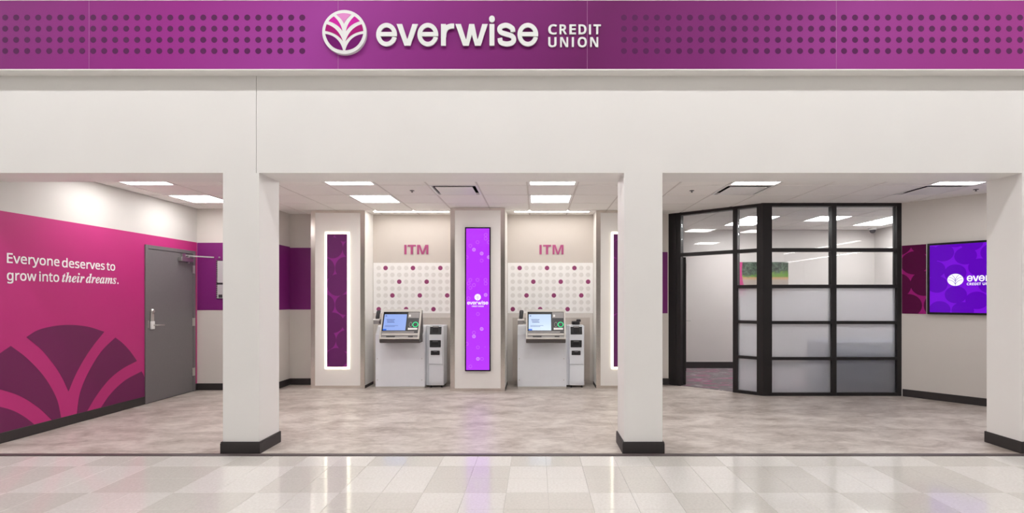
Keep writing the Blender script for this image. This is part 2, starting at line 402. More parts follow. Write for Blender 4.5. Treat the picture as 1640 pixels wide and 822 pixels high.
def glass_mat(name, rough, tint, refl):
    m = bpy.data.materials.new(name); m.use_nodes = True; nt = m.node_tree
    nt.nodes.remove(nt.nodes['Principled BSDF']); out = nt.nodes['Material Output']
    if rough == 0:
        t = nt.nodes.new('ShaderNodeBsdfTransparent'); t.inputs[0].default_value = tint
    else:
        t = nt.nodes.new('ShaderNodeBsdfRefraction'); t.inputs['Roughness'].default_value = rough; t.inputs['IOR'].default_value = 1.02; t.inputs['Color'].default_value = tint
    g = nt.nodes.new('ShaderNodeBsdfGlossy'); g.inputs['Roughness'].default_value = .02 if rough == 0 else .35
    fr = nt.nodes.new('ShaderNodeFresnel'); fr.inputs['IOR'].default_value = 1.5
    sc = nt.nodes.new('ShaderNodeMath'); sc.operation = 'MULTIPLY'; sc.inputs[1].default_value = refl
    nt.links.new(fr.outputs[0], sc.inputs[0])
    mx = nt.nodes.new('ShaderNodeMixShader'); nt.links.new(sc.outputs[0], mx.inputs[0]); nt.links.new(t.outputs[0], mx.inputs[1]); nt.links.new(g.outputs[0], mx.inputs[2])
    if rough:
        df = nt.nodes.new('ShaderNodeBsdfTranslucent'); df.inputs[0].default_value = S(235, 236, 240)
        d2 = nt.nodes.new('ShaderNodeBsdfDiffuse'); d2.inputs[0].default_value = S(235, 236, 240)
        ms = nt.nodes.new('ShaderNodeMixShader'); ms.inputs[0].default_value = .35; nt.links.new(df.outputs[0], ms.inputs[1]); nt.links.new(d2.outputs[0], ms.inputs[2])
        m3 = nt.nodes.new('ShaderNodeMixShader'); m3.inputs[0].default_value = .45
        nz = nt.nodes.new('ShaderNodeTexNoise'); nz.inputs['Scale'].default_value = 400
        tc = nt.nodes.new('ShaderNodeTexCoord'); nt.links.new(tc.outputs['Object'], nz.inputs['Vector'])
        b = nt.nodes.new('ShaderNodeBump'); b.inputs['Strength'].default_value = .1; nt.links.new(nz.outputs['Fac'], b.inputs['Height']); nt.links.new(b.outputs[0], t.inputs['Normal'])
        nt.links.new(mx.outputs[0], m3.inputs[1]); nt.links.new(ms.outputs[0], m3.inputs[2]); mx = m3
    nt.links.new(mx.outputs[0], out.inputs['Surface'])
    return m
M_glass = glass_mat('clear_glass', 0, (.97, .98, .98, 1), 1.3)
M_frost = glass_mat('frosted_glass', .55, (.95, .96, .97, 1), .8)
M_acry = glass_mat('clear_acrylic', 0, (.93, .93, .95, 1), 1.0)

# ---------------------------------------------------------------- levels of the place
YF0, YF1 = 4.87, 5.25            # front wall: face and back
ZS = 2.576                       # soffit height
ZC = 2.81                        # lobby ceiling
XL = -5.25                       # left wall
YB = 8.21                        # back wall, left alcove
YB2 = 8.72                       # deeper back wall
YN = 8.80                        # niche back
YG = 7.717                       # office glass front
YO = 10.75                       # office back wall
XOR = 6.85                       # office right wall
P0 = (5.30, 7.73); RA = math.atan2(-.773, .634)      # right angled wall: start, direction
RL = 3.19
P1 = (P0[0] + math.cos(RA) * RL, P0[1] + math.sin(RA) * RL)

# ================================================================ SETTING
# ---- store floor: vinyl tiles laid in a two-by-two chequer
fl = struct(obj('floor', box(-28, 28, -40, 4.79, -.06, -.003), M_field))
tme = {}
for k, m in enumerate((M_tw, M_tg)):
    b = box(-.1515, .1515, -.1515, .1515, -.006, 0)
    bmesh.ops.bevel(b, geom=[e for e in b.edges if all(v.co.z > -.001 for v in e.verts)], offset=.0012, segments=1, affect='EDGES')
    me = bpy.data.meshes.new('tile'); b.to_mesh(me); b.free(); me.materials.append(m); tme[k] = me
cut = {}
for k, m in enumerate((M_tw, M_tg)):
    b = box(-.1515, .1515, -.141, .141, -.006, 0)
    bmesh.ops.bevel(b, geom=[e for e in b.edges if all(v.co.z > -.001 for v in e.verts)], offset=.0012, segments=1, affect='EDGES')
    me = bpy.data.meshes.new('tile'); b.to_mesh(me); b.free(); me.materials.append(m); cut[k] = me
for r in range(7):                                   # row 0 is cut against the threshold
    for c in range(-20, 20):
        xc = .084 + .305 * (c + .5)
        blk = ((c + 1) // 2 + (r + 1) // 2) % 2       # 2x2 blocks
        k = 0 if blk == 1 else 1
        if r == 0: link_copy('tile', cut[k], fl, (xc, 4.645, 0))
        else: link_copy('tile', tme[k], fl, (xc, 4.5 - .305 * (r - .5), 0))
th = struct(obj('trim_1', prism(B(), [(4.788, -.02), (4.788, .004), (4.80, .009), (4.84, .009), (4.852, .003), (4.852, -.02)], -5.25, 7.2, 'x'), M_strip))

# ---- lobby floor: large slate-look vinyl tiles
lf = struct(obj('floor_lobby', box(-5.4, 7.6, 4.852, 8.95, -.06, -.003), M_stone))
tw, td = .914, .457
b = box(-tw / 2 + .0003, tw / 2 - .0003, -td / 2 + .0003, td / 2 - .0003, -.005, 0)
bmesh.ops.bevel(b, geom=[e for e in b.edges if all(v.co.z > -.001 for v in e.verts)], offset=.0006, segments=1, affect='EDGES')
pme = bpy.data.meshes.new('floor_tile'); b.to_mesh(pme); b.free(); pme.materials.append(M_stone)
for r in range(9):
    yc = 4.853 + td * (r + .5)
    off = (r % 2) * tw / 2
    for c in range(14):
        xc = -5.3 + off + tw * (c + .5) - .25
        if yc > YN + .1: continue
        if xc - tw / 2 < XL - .3: continue
        if xc > 2.6 and yc > 8.4: continue
        if xc > 3.6 and yc > 7.9: continue
        if xc > 7.0: continue
        link_copy('floor_tile', pme, lf, (xc, yc, 0))
# ---- office carpet
struct(obj('floor_office', prism(B(), [(2.26, 8.70), (3.33, 7.75), (5.30, 7.76), (XOR, 7.76), (XOR, YO), (2.26, YO)], -.02, .004, 'z'), M_carpet))

# ---- front wall with the long header
def wallbox(name, m, *a): return struct(obj(name, box(*a), m))
XSEAM = PX(410.5, YF0)
wallbox('wall_front_left', M_wall, -28, XSEAM - .0025, YF0, YF1, ZS, 5.2)
wallbox('wall_front_right', M_wall, XSEAM + .0025, 28, YF0, YF1, ZS, 5.2)
wallbox('wall_front_lower_left', M_wall, -28, XL - .15, YF0, YF1, 0, ZS)
wallbox('wall_front_lower_right', M_wall, P1[0] - .06, 28, YF0, YF1, 0, ZS)
# ---- store shell behind and beside the camera
wallbox('wall_store_back', M_wall, -28, 28, -40.2, -40, 0, 5.2)
wallbox('wall_store_left', M_wall, -28.2, -28, -40, YF1, 0, 5.2)
wallbox('wall_store_right', M_wall, 28, 28.2, -40, YF1, 0, 5.2)
wallbox('ceiling_store', M_wall, -28.2, 28.2, -40.2, YF1, 5.2, 5.3)

# ---- lobby walls
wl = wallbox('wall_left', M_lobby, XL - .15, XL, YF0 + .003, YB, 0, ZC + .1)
wallbox('wall_back_left', M_greige, XL - .15, -4.05, YB, YB + .51, 0, ZC)
wallbox('wall_back_inner', M_greige, -4.20, -3.5495, YB2, YB2 + .12, 0, ZC)
wallbox('wall_niche_left', M_beige, -3.5495, -1.0, YN, YN + .12, 0, ZC)
wallbox('wall_niche_right', M_beige, -1.0, 1.7925, YN, YN + .12, 0, ZC)
wallbox('wall_back_right', M_greige, 1.7925, 2.26, YB2, YB2 + .12, 0, ZC)
wallbox('wall_office_left', M_oof, 2.14, 2.26, YB2 + .12, YO, 0, ZC)
wallbox('wall_office_back', M_oof, 2.14, XOR + .15, YO, YO + .15, 0, ZC)
wallbox('wall_office_right', M_oof, XOR, XOR + .15, 7.9, YO, 0, ZC)
wallbox('wall_office_front', M_oof, 5.38, XOR + .15, 7.78, 7.9, 0, ZC)
d = (math.cos(RA), math.sin(RA)); n = (-d[1], d[0])     # n points into the wall
wr = struct(empty('wall_right', (P0[0], P0[1], 0), RA))
obj('wall_board', box(-.02, RL, 0, .1, 0, ZC), M_greige, wr)

# painted colour fields on the walls (proud by a coat of vinyl)
lw = empty('wall_graphic', (XL, 0, 0), math.pi / 2)     # local x runs along +Y, local y into the wall
tag(lw, 'magenta painted wall mural with plum fan petals beside the grey door', 'mural')
bm = B()
Y0, Y1 = YF0 + .01, YB - .005
bx(bm, Y0, 7.106, -.0035, -.0015, 0.0, 2.283); bx(bm, 7.106, 8.152, -.0035, -.0015, 2.144, 2.283); bx(bm, 8.152, Y1, -.0035, -.0015, 0.0, 2.283)
obj('painted_field', bm, M_magenta, lw)
def wall_pt(x, y):                                       # crop pixel -> left wall
    px, py = x / 3.736, 500 + y / 3.736
    Y = F * XL / (px - VX); return (Y, H - (py - VY) * Y / F)
pet = [
    through([(155, 150), (225, 108), (320, 84), (420, 77), (525, 88), (622, 118)]) + through([(622, 118), (560, 195), (505, 275), (450, 375), (408, 475)])[1:] + through([(408, 475), (365, 385), (310, 302), (240, 220), (155, 150)])[1:-1],
    through([(688, 153), (730, 185), (775, 233), (818, 293)]) + through([(818, 293), (730, 340), (650, 405), (575, 500), (515, 600)])[1:] + [(457, 610)] + through([(457, 610), (478, 480), (530, 355), (605, 235), (688, 153)])[1:-1],
    through([(845, 355), (857, 378), (865, 400)]) + [(868, 512)] + [(600, 575)] + through([(600, 575), (660, 490), (745, 410), (845, 355)])[1:-1],
    through([(62, 203), (160, 278), (262, 388), (335, 515), (364, 635)]) + [(310, 648)] + through([(310, 648), (225, 570), (115, 502), (0, 464), (-60, 455)])[1:] + through([(-60, 300), (0, 246), (62, 203)])[:-1],
    through([(-60, 560), (0, 568), (75, 590), (140, 625), (200, 670)]) + [(200, 680), (-60, 745)],
]
for poly in pet:
    bm = B(); prism(bm, [wall_pt(*p) for p in poly], -.0055, -.0036, 'y')
    obj('petal', bm, M_petal_wall, lw)
# slogan
sl = tag(empty('wall_slogan', (XL, 0, 0), math.pi / 2), 'white slogan lettering on the magenta left wall', 'lettering')
def wy(px): return F * XL / (px - VX)
def sans(t):
    return ''.join(chr(0x1D5BA + ord(c) - 97) if c.islower() else chr(0x1D5A0 + ord(c) - 65) if c.isupper() else c for c in t)
def serif_it(t):
    return ''.join(chr(0x1D482 + ord(c) - 97) if c.isalpha() else c for c in t)
for wd, pa, pb, zb, lo, hi, it in (('Everyone', 10, 94.5, 1.773, -.030, .102, 0), ('deserves', 98.3, 167, 1.768, -.002, .106, 0), ('to', 169.7, 183.7, 1.766, -.002, .094, 0),
                                   ('grow', 10, 57.5, 1.603, -.032, .078, 0), ('into', 61.8, 93.9, 1.603, -.002, .106, 0), ('their', 98.2, 134.6, 1.603, -.002, .112, 1), ('dreams.', 136.6, 189.1, 1.602, -.002, .112, 1)):
    if MATH: bm = fatten(text_bm(serif_it(wd) if it else sans(wd), MATH), .004 if it else .011)
    else: bm = fatten(text_bm(wd, None), .006)
    fit_text(bm, wy(pa), wy(pb), zb + lo, zb + hi, -.0068, .0012)
    obj('word', bm, M_vinylwhite, sl)

def band(name, label, x0, x1, z0, z1, y, m=None):
    o = obj(name, box(x0, x1, y - .0035, y - .0015, z0, z1), m or M_plum); tag(o, label, 'wall band'); return o
band('painted_band', 'purple painted band on the back wall beside the grey door', XL + .006, -4.05, 1.238, 2.28, YB)
bb = obj('painted_band', box(YB, YB2 - .004, -.0035, -.0015, 1.238, 2.265), M_plum)
bb.location = (-4.05, 0, 0); bb.rotation_euler = (0, 0, math.pi / 2)
tag(bb, 'purple painted band on the short return wall left of the lit poster', 'wall band')
band('painted_band', 'dark purple band on the recessed wall beside the left lit poster column', -4.047, -3.5505, 1.235, 2.250, YB2)
band('painted_band', 'purple band on the narrow wall between white pillar and black office frame', 1.7935, 2.155, 1.174, 2.18, YB2)

# ---- baseboards
def base(name, x0, x1, y0, y1, h=.105): return struct(obj(name, box(x0, x1, y0, y1, 0.001, h), M_base, bevel=.003))
lb = base('baseboard_left', XL, XL + .012, YF0 + .01, 7.103)
base('baseboard_left_corner', XL, XL + .012, 8.153, YB)
base('baseboard_back_left', XL + .012, -4.04, YB - .012, YB)
base('baseboard_back_return', -4.05, -4.038, YB, YB2)
base('baseboard_back_inner', -4.038, -3.55, YB2 - .012, YB2)
base('baseboard_back_right', 1.79, 2.18, YB2 - .012, YB2)
base('baseboard_office_back', 2.26, XOR, YO - .012, YO, .13)
base('baseboard_office_right', XOR - .012, XOR, 7.9, YO - .012, .13)
rb = struct(empty('baseboard_right', (P0[0], P0[1], 0), RA)); obj('base_strip', box(.03, RL, -.012, 0, .001, .105), M_base, rb, bevel=.003)

# ---- pillars
def pillar(label, x0, x1, right=True):
    xc = (x0 + x1) / 2; w = (x1 - x0) / 2
    p = thing('pillar', label, 'pillar', (xc, YF0, 0), group=None)
    obj('shaft', box(-w, w, 0, YF1 - YF0, 0, ZS), M_wall, p)
    t = .013; bm = B()
    for (a0, a1, b0, b1) in ((-w - t, w + t, -t, 0), (-w - t, -w, 0, YF1 - YF0), (w, w + t, 0, YF1 - YF0), (-w - t, w + t, YF1 - YF0, YF1 - YF0 + t)):
        bx(bm, a0, a1, b0, b1, .001, .108)
    obj('base_trim', bm, M_base, p)
    bm = B(); t2 = .016
    bx(bm, -w - t2, w + t2, -t2, -t, .001, .095); bx(bm, -w - t2, -w - t, -t, YF1 - YF0, .001, .095); bx(bm, w + t, w + t2, -t, YF1 - YF0, .001, .095)
    obj('base_toe', bm, M_base, p)
    return p
pillar('square white pillar with dark base between the magenta wall and the lit poster', PX(357, YF0), PX(414.8, YF0))
pillar('square white pillar with dark base beside the black framed office', PX(999.5, YF0), PX(1061, YF0))
pillar('square white pillar with dark base at the far right edge', 4.455, 4.80)

# ---- lobby and office ceiling: grid with lay-in tiles
XG, YG0, CELL = -.11, 6.50, .61
ce = struct(obj('ceiling', box(XL - .1, 7.6, YF1, YO + .1, 2.95, 3.0), M_dark))
lights, offl, vents, holes = [(-8, -1), (-8, 1), (-4, -1), (-4, 1), (0, -1), (0, 1), (4, -1), (8, -1)], [(6, 4), (6, 5), (8, 4), (10, 4), (10, 5)], [(-2, 0), (4, 0), (8, 0)], set()
# niche slots sit in the last lobby row
b = box(-.294, .294, -.294, .294, 0, .018)
bmesh.ops.bevel(b, geom=[e for e in b.edges if all(v.co.z < .001 for v in e.verts)], offset=.004, segments=1, affect='EDGES')
cme = bpy.data.meshes.new('ceiling_tile'); b.to_mesh(cme); b.free(); cme.materials.append(M_ceiltile)
rows = range(-3, 8); cols = range(-9, 13)
def office_cell(x, y): return x > 2.0
for i in cols:
    for j in rows:
        x0, y0 = XG + CELL * i, YG0 + CELL * j
        if (i, j) in lights or (i, j) in offl or (i, j) in vents: continue
        if j > 3 and x0 + CELL < 2.3: continue
        a0, a1, b0, b1 = max(x0, XL), min(x0 + CELL, XOR if y0 > 6 else 7.5), max(y0, YF1), min(y0 + CELL, YO)
        if a1 - a0 < .05 or b1 - b0 < .05: continue
        if abs(a1 - a0 - CELL) < .01 and abs(b1 - b0 - CELL) < .01:
            link_copy('ceiling_tile', cme, ce, (x0 + CELL / 2, y0 + CELL / 2, ZC - .003))
        else:
            o = obj('ceiling_tile', box(a0 + .008, a1 - .008, b0 + .008, b1 - .008, 0, .018), M_ceiltile, ce); o.location = (0, 0, ZC - .003)
for i in range(-8, 12):
    x = XG + CELL * i
    o = obj('grid_runner', box(x - .012, x + .012, YF1, YO if x > 2.3 else YN - .001, ZC + .002, ZC + .012), M_tee, ce)
for j in range(-2, 8):
    y = YG0 + CELL * j
    o = obj('grid_runner', box(XL if y < YN + .15 else 2.2, XOR, y - .012, y + .012, ZC + .003, ZC + .013), M_tee, ce)

def ceil_light(i, j, label, m, group):
    t = thing('ceiling_light', label, 'ceiling light', (XG + CELL * (i + .5), YG0 + CELL * (j + .5), ZC), group=group)
    bm = B(); w, q = .298, .268
    for a in ((-w, w, -w, -q), (-w, w, q, w), (-w, -q, -q, q), (q, w, -q, q)): bx(bm, a[0], a[1], a[2], a[3], -.004, .03)
    obj('frame', bm, M_white_metal, t)
    obj('diffuser', box(-q, q, -q, q, .002, .02), m, t)
LN = {(-8, -1): 'square lay-in ceiling light nearest the soffit above the magenta wall', (-8, 1): 'square lay-in ceiling light before the grey door, second from the soffit',
      (-4, -1): 'square ceiling light nearest the soffit, in front of the left ITM niche', (-4, 1): 'bright square ceiling light just before the left ITM niche',
      (0, -1): 'square ceiling light nearest the soffit, in front of the right ITM niche', (0, 1): 'bright square ceiling light just before the right ITM niche',
      (4, -1): 'square ceiling light at the soffit before the office door', (8, -1): 'square ceiling light at the soffit near the wall screen'}
for c in lights: ceil_light(c[0], c[1], LN[c], M_panel, 'square lay-in lights of the lobby ceiling')
ON = {(6, 4): 'office ceiling light behind the corner post, nearer the glass', (6, 5): 'office ceiling light behind the corner post, nearer the back wall', (8, 4): 'office ceiling light in the middle, seen through the upper panes',
      (10, 4): 'office ceiling light at right before the dome camera, nearer the glass', (10, 5): 'office ceiling light at right beside the dome camera, nearer the back wall'}
for c in offl: ceil_light(c[0], c[1], ON[c], M_officelamp, 'square lights of the office ceiling')
def vent(i, j, label):
    t = thing('ceiling_diffuser', label, 'air vent', (XG + CELL * (i + .5), YG0 + CELL * (j + .5), ZC), group='plaque air diffusers in the lobby ceiling')
    bm = B(); w, q = .298, .272
    for a in ((-w, w, -w, -q), (-w, w, q, w), (-w, -q, -q, q), (q, w, -q, q)): bx(bm, a[0], a[1], a[2], a[3], -.004, .02)
    obj('frame', bm, M_white_metal, t)
    bm = B()
    bx(bm, -q, q, -q, q, .10, .11)
    for a in ((-q - .005, q + .005, -q - .005, -q), (-q - .005, q + .005, q, q + .005), (-q - .005, -q, -q, q), (q, q + .005, -q, q)): bx(bm, a[0], a[1], a[2], a[3], .02, .10)
    obj('plenum', bm, M_dark, t)
    obj('plaque', box(-.232, .232, -.232, .232, -.012, -.004), M_white_metal, t, bevel=.002)
vent(-2, 0, 'square plaque air vent in the ceiling before the tall violet screen')
vent(4, 0, 'square plaque air vent in the ceiling before the office door')
vent(8, 0, 'square plaque air vent in the ceiling before the right wall screen')
def sprinkler(px, py, label):
    Y = 1.38 * F / (VY - py)
    t = thing('sprinkler_head', label, 'sprinkler', (PX(px, Y), Y, ZC - .003), group='sprinkler heads in the lobby ceiling')
    obj('escutcheon', lathe(B(), [(.03, 0), (.03, -.004), (.02, -.006)]), M_itm_dark, t)
    obj('deflector', lathe(B(), [(.006, -.004), (.006, -.02), (.014, -.021), (.014, -.024)], 12), M_itm_dark, t)
sprinkler(660, 305, 'small dark sprinkler head in the ceiling left of the middle air vent')
sprinkler(1108, 305, 'small dark sprinkler head in the ceiling right of the office-side pillar')
sprinkler(1563, 303, 'small dark sprinkler head in the ceiling next to the far right pillar')
def slot(x0, x1, label):
    t = thing('slot_light', label, 'ceiling light', ((x0 + x1) / 2, 8.45, ZC - .004), group='linear slot lights of the niches'); w = (x1 - x0) / 2
    bm = B()
    for a in ((-w, w, -.055, -.045), (-w, w, .045, .055), (-w, -w + .012, -.045, .045), (w - .012, w, -.045, .045)): bx(bm, a[0], a[1], a[2], a[3], -.008, .0)
    obj('trim_ring', bm, M_white_metal, t)
    obj('diffuser', box(-w + .012, w - .012, -.045, .045, -.005, 0), M_niche, t)
slot(-2.60, -1.38, 'long slim slot light in the ceiling of the left ITM niche')
slot(-.36, .85, 'long slim slot light in the ceiling of the right ITM niche')

# ---- pilasters around the niches
def pilaster(label, x0, x1, yf):
    w = (x1 - x0) / 2; dpt = YN - yf - .0015
    p = thing('pilaster', label, 'column', ((x0 + x1) / 2, yf, 0))
    obj('body', box(-w + .002, w - .002, .004, dpt, 0, ZC - .0055), M_lam, p)
    for s in (-1, 1):
        bm = B(); a, b_ = (-w, -w + .066) if s < 0 else (w - .066, w)
        bx(bm, a, b_, 0, .004, 0, ZC - .007)
        e0, e1 = (-w - .001, -w + .002) if s < 0 else (w - .002, w + .001)
        bx(bm, e0, e1, .0002, .02, 0, ZC - .007)
        obj('corner_guard', bm, M_guard, p)
    obj('base_strip', box(-w + .066, w - .066, 0, .004, 0, .045), M_guard, p)
    obj('top_strip', box(-w + .066, w - .066, 0, .004, ZC - .045, ZC - .007), M_guard, p)
    for s in (-1, 1): obj('side_base', box(s * w - .003, s * w + .003, .021, dpt, 0.001, .045), M_base, p)
pilaster('white column with steel edges left of the left ITM, carrying a lit poster', -3.548, -2.703, 8.35)
pilaster('white column with steel edges between the two ITM niches, carrying the violet screen', -1.311, -.479, 8.10)
pilaster('white column with steel edges right of the right ITM, half behind the pillar', .943, 1.79, 8.35)

def circles_print(bm, x0, x1, z0, z1, r, y, seed, fill=1.0, ar=1.0):
    rnd = random.Random(seed); pitch = r * 1.86; row = 0; k = 0
    z = z0 - r
    while z < z1 + r:
        x = x0 - 2 * r + (row % 2) * pitch * .45 + rnd.uniform(-.2, .2) * r
        while x < x1 + 2 * r:
            p = clip_rect(circ(x + rnd.uniform(-.1, .1) * r, z + rnd.uniform(-.12, .12) * r, r * ar * rnd.uniform(.95, 1.06), 28, ry=r * rnd.uniform(.97, 1.05)), x0, x1, z0, z1)
            if len(p) >= 3: flat(bm, p, y - .00004 * k); k += 1
            x += pitch * ar * 1.02
        z += pitch * .94; row += 1
    return bm

def lightbox(label, xc, yf, seed):
    t = thing('lit_poster', label, 'poster', (xc, yf, 0))
    w, z0, z1 = .19, PZ(591, 8.35), PZ(372, 8.35); f = .030
    bm = B()
    bx(bm, -w, w, -.012, -.0015, z0, z0 + f); bx(bm, -w, w, -.012, -.0015, z1 - f, z1)
    bx(bm, -w, -w + f, -.012, -.0015, z0 + f, z1 - f); bx(bm, w - f, w, -.012, -.0015, z0 + f, z1 - f)
    obj('halo_frame', bm, M_halo, t)
    g = f + .001
    ps = obj('poster_board', box(-w + g, w - g, -.010, -.0015, z0 + g, z1 - g), M_poster, t)
    obj('printed_discs', circles_print(B(), -w + g, w - g, z0 + g, z1 - g, .165, -.0105, seed), M_posterdisc, ps)
lightbox('tall plum poster in a glowing white frame on the left column', (-3.548 - 2.703) / 2 - .006, 8.35, 4)
lightbox('tall plum poster in a glowing frame half hidden behind the right pillar', (.943 + 1.79) / 2 + .006, 8.35, 9)

# ---- emblem: a disc with a fan of petals (unit radius, x right, z up)
def emblem_petals():
    q = lambda pts: [((x - 488) / 318, (403 - y) / 318) for x, y in pts]
    half = [
        ('b', q(bez((262, 248), (292, 208), (340, 178)) + bez((340, 178), (440, 265), (462, 390))[1:] + bez((462, 390), (395, 285), (262, 248))[1:-1])),
        ('c', q(bez((213, 388), (217, 336), (235, 292)) + bez((235, 292), (405, 340), (469, 537))[1:] + bez((469, 537), (385, 415), (213, 388))[1:-1])),
        ('d', q(bez((213, 432), (415, 455), (472, 668)) + bez((472, 668), (268, 655), (213, 432))[1:-1])),
    ]
    top = q(bez((372, 152), (485, 112), (592, 152)) + bez((592, 152), (515, 215), (485, 285))[1:] + bez((485, 285), (455, 215), (372, 152))[1:-1])
    out = [('a', top)] + half + [(k, [(-x, z) for x, z in p]) for k, p in half]
    return out
PETALS = emblem_petals()
def screen_emblem(par, cx, cz, r, y, m_line):
    """white disc crossed by the thin ribs of the fan"""
    rx, rz = (r, r) if not isinstance(r, tuple) else r
    bm = B(); flat(bm, circ(cx, cz, rx, 40, ry=rz), y); o = obj('screen_emblem', bm, M_scrwhite, par)
    bm = B(); k = 0
    for sgn in (1, -1):
        for cv in (bez((352, 152), (462, 250), (488, 430)), bez((232, 262), (410, 290), (488, 500)), bez((196, 408), (410, 410), (488, 640))):
            for q in stroke_poly(cv, 17):
                flat(bm, [(cx + sgn * (x - 488) / 318 * rx, cz + (403 - z) / 318 * rz) for x, z in q], y - .0004 - .00002 * k)
            k += 1
    for q in stroke_poly([(488, 420), (488, 560), (488, 715)], 17): flat(bm, [(cx + (x - 488) / 318 * rx, cz + (403 - z) / 318 * rz) for x, z in q], y - .0006)
    obj('emblem_ribs', bm, m_line, o)

# ---- tall violet screen
YM = 8.10
vs = thing('display_screen', 'tall narrow violet screen on the middle column', 'screen', (PX(765.5, YM), YM, 0))
w = .195; z0, z1 = PZ(594.3, YM), PZ(364.5, YM); f = .018
bm = B()
bx(bm, -w, w, -.03, -.0015, z0, z0 + f); bx(bm, -w, w, -.03, -.0015, z1 - f, z1); bx(bm, -w, -w + f, -.03, -.0015, z0 + f, z1 - f); bx(bm, w - f, w, -.03, -.0015, z0 + f, z1 - f)
obj('bezel', bm, M_bezel, vs)
sp = obj('screen', box(-w + f, w - f, -.024, -.0015, z0 + f, z1 - f), M_violet, vs)
b1, b2 = B(), B()
def sz(y): return z1 - (y - 34) / (785 - 34) * (z1 - z0)
def sx(x): return -w + (x - 37) / (166 - 37) * 2 * w
for (x, y, br) in [(141, 74, 0), (141, 93, 0), (100, 112, 0), (64, 131, 0), (82, 151, 1), (121, 171, 1), (157, 112, 0), (45, 190, 0), (157, 190, 1), (121, 208, 0), (64, 309, 0), (100, 309, 0), (140, 309, 0), (55, 327, 0), (141, 328, 0), (82, 336, 0), (64, 350, 0), (55, 405, 0), (141, 387, 1), (102, 487, 0), (121, 565, 1), (82, 584, 0), (82, 604, 1), (46, 643, 0), (102, 661, 0), (138, 659, 0), (102, 721, 1), (122, 721, 0), (64, 761, 0)]:
    r = .027 if y not in (659,) else .011
    bmx = b2 if br else b1
    o, i_ = circ(sx(x), sz(y), r, 20), circ(sx(x), sz(y), r * (.72 if not br else .6), 20)
    for k in range(20):
        q4 = clip_rect([o[k], o[(k + 1) % 20], i_[(k + 1) % 20], i_[k]], -w + f, w - f, z0 + f, z1 - f)
        if len(q4) >= 3: flat(bmx, q4, -.0245)
    if br:
        p = clip_rect(circ(sx(x), sz(y), r * .3, 12), -w + f, w - f, z0 + f, z1 - f)
        if len(p) > 2: flat(bmx, p, -.0245)
obj('bubbles', b1, M_bubble, sp)['kind'] = 'stuff'; obj('bright_bubbles', b2, M_bubble2, sp)['kind'] = 'stuff'
screen_emblem(sp, sx(101), sz(399), .049, -.0252, M_violet)
obj('screen_lettering', word_fit(sx(48), sx(154), sz(438), sz(417), -.0256, -.0241), M_scrwhite, sp)['kind'] = 'stuff'
bm = cap_bm('CREDIT UNION'); fit_text(bm, sx(71), sx(131), sz(450), sz(443), -.0255, .0005); obj('screen_lettering', bm, M_scrwhite, sp)['kind'] = 'stuff'

# ---- niche backs: dotted panel, ITM lettering, lower backing
def niche(x0, x1, first, side):
    t = thing('dotted_panel', 'white wall panel with grey and plum dots above the %s ITM' % side, 'wall panel', ((x0 + x1) / 2, YN, 0)); xc = (x0 + x1) / 2
    obj('board', box(x0 - xc + .004, x1 - xc - .004, -.008, -.0015, 1.174, 2.008), M_dotpanel, t)
    bg, bp = B(), B()
    for c in range(12):
        for r in range(7):
            pp = (first - xc + c * .1134, 1.922 - r * .1137)
            pur = (r % 2 == 0) and c % 4 == {0: 1, 2: 3, 4: 2, 6: 0}[r]
            if abs(pp[0]) + .04 > (x1 - x0) / 2: continue
            flat(bp if pur else bg, circ(pp[0], pp[1], .0375, 20), -.0086)
    obj('grey_dots', bg, M_gdot, t)['kind'] = 'stuff'; obj('plum_dots', bp, M_pdot, t)['kind'] = 'stuff'
    wl_ = thing('wall_lettering', 'rose letters ITM on the beige wall above the %s machine' % side, 'lettering', (xc, YN, 0))
    lx = {'left': [('I', 647.5, 651), ('T', 653, 666), ('M', 668, 686)], 'right': [('I', 864, 867.6), ('T', 869.7, 882.7), ('M', 885, 902.5)]}[side]
    for ch, a, b_ in lx:
        bm = cap_bm(ch); fit_text(bm, PX(a, 8.79) - xc, PX(b_, 8.79) - xc, PZ(407.5, 8.79), PZ(392.3, 8.79), -.012, .0105)
        obj('letter', bm, M_itmtext, wl_)
    s = thing('backing_panel', 'glossy beige backing board on the wall behind the %s ITM' % side, 'wall panel', (xc, YN, 0))
    obj('board', box(x0 - xc + .005, x1 - xc - .005, -.006, -.0015, .05, 1.172), M_greige, s)
    obj('glossy_sheet', box(x0 - xc + .085, x1 - xc - .055, -.012, -.006, .05, 1.10), M_splash, s, bevel=.002)
niche(-2.703, -1.311, -2.611, 'left')
niche(-.479, .943, -.390, 'right')

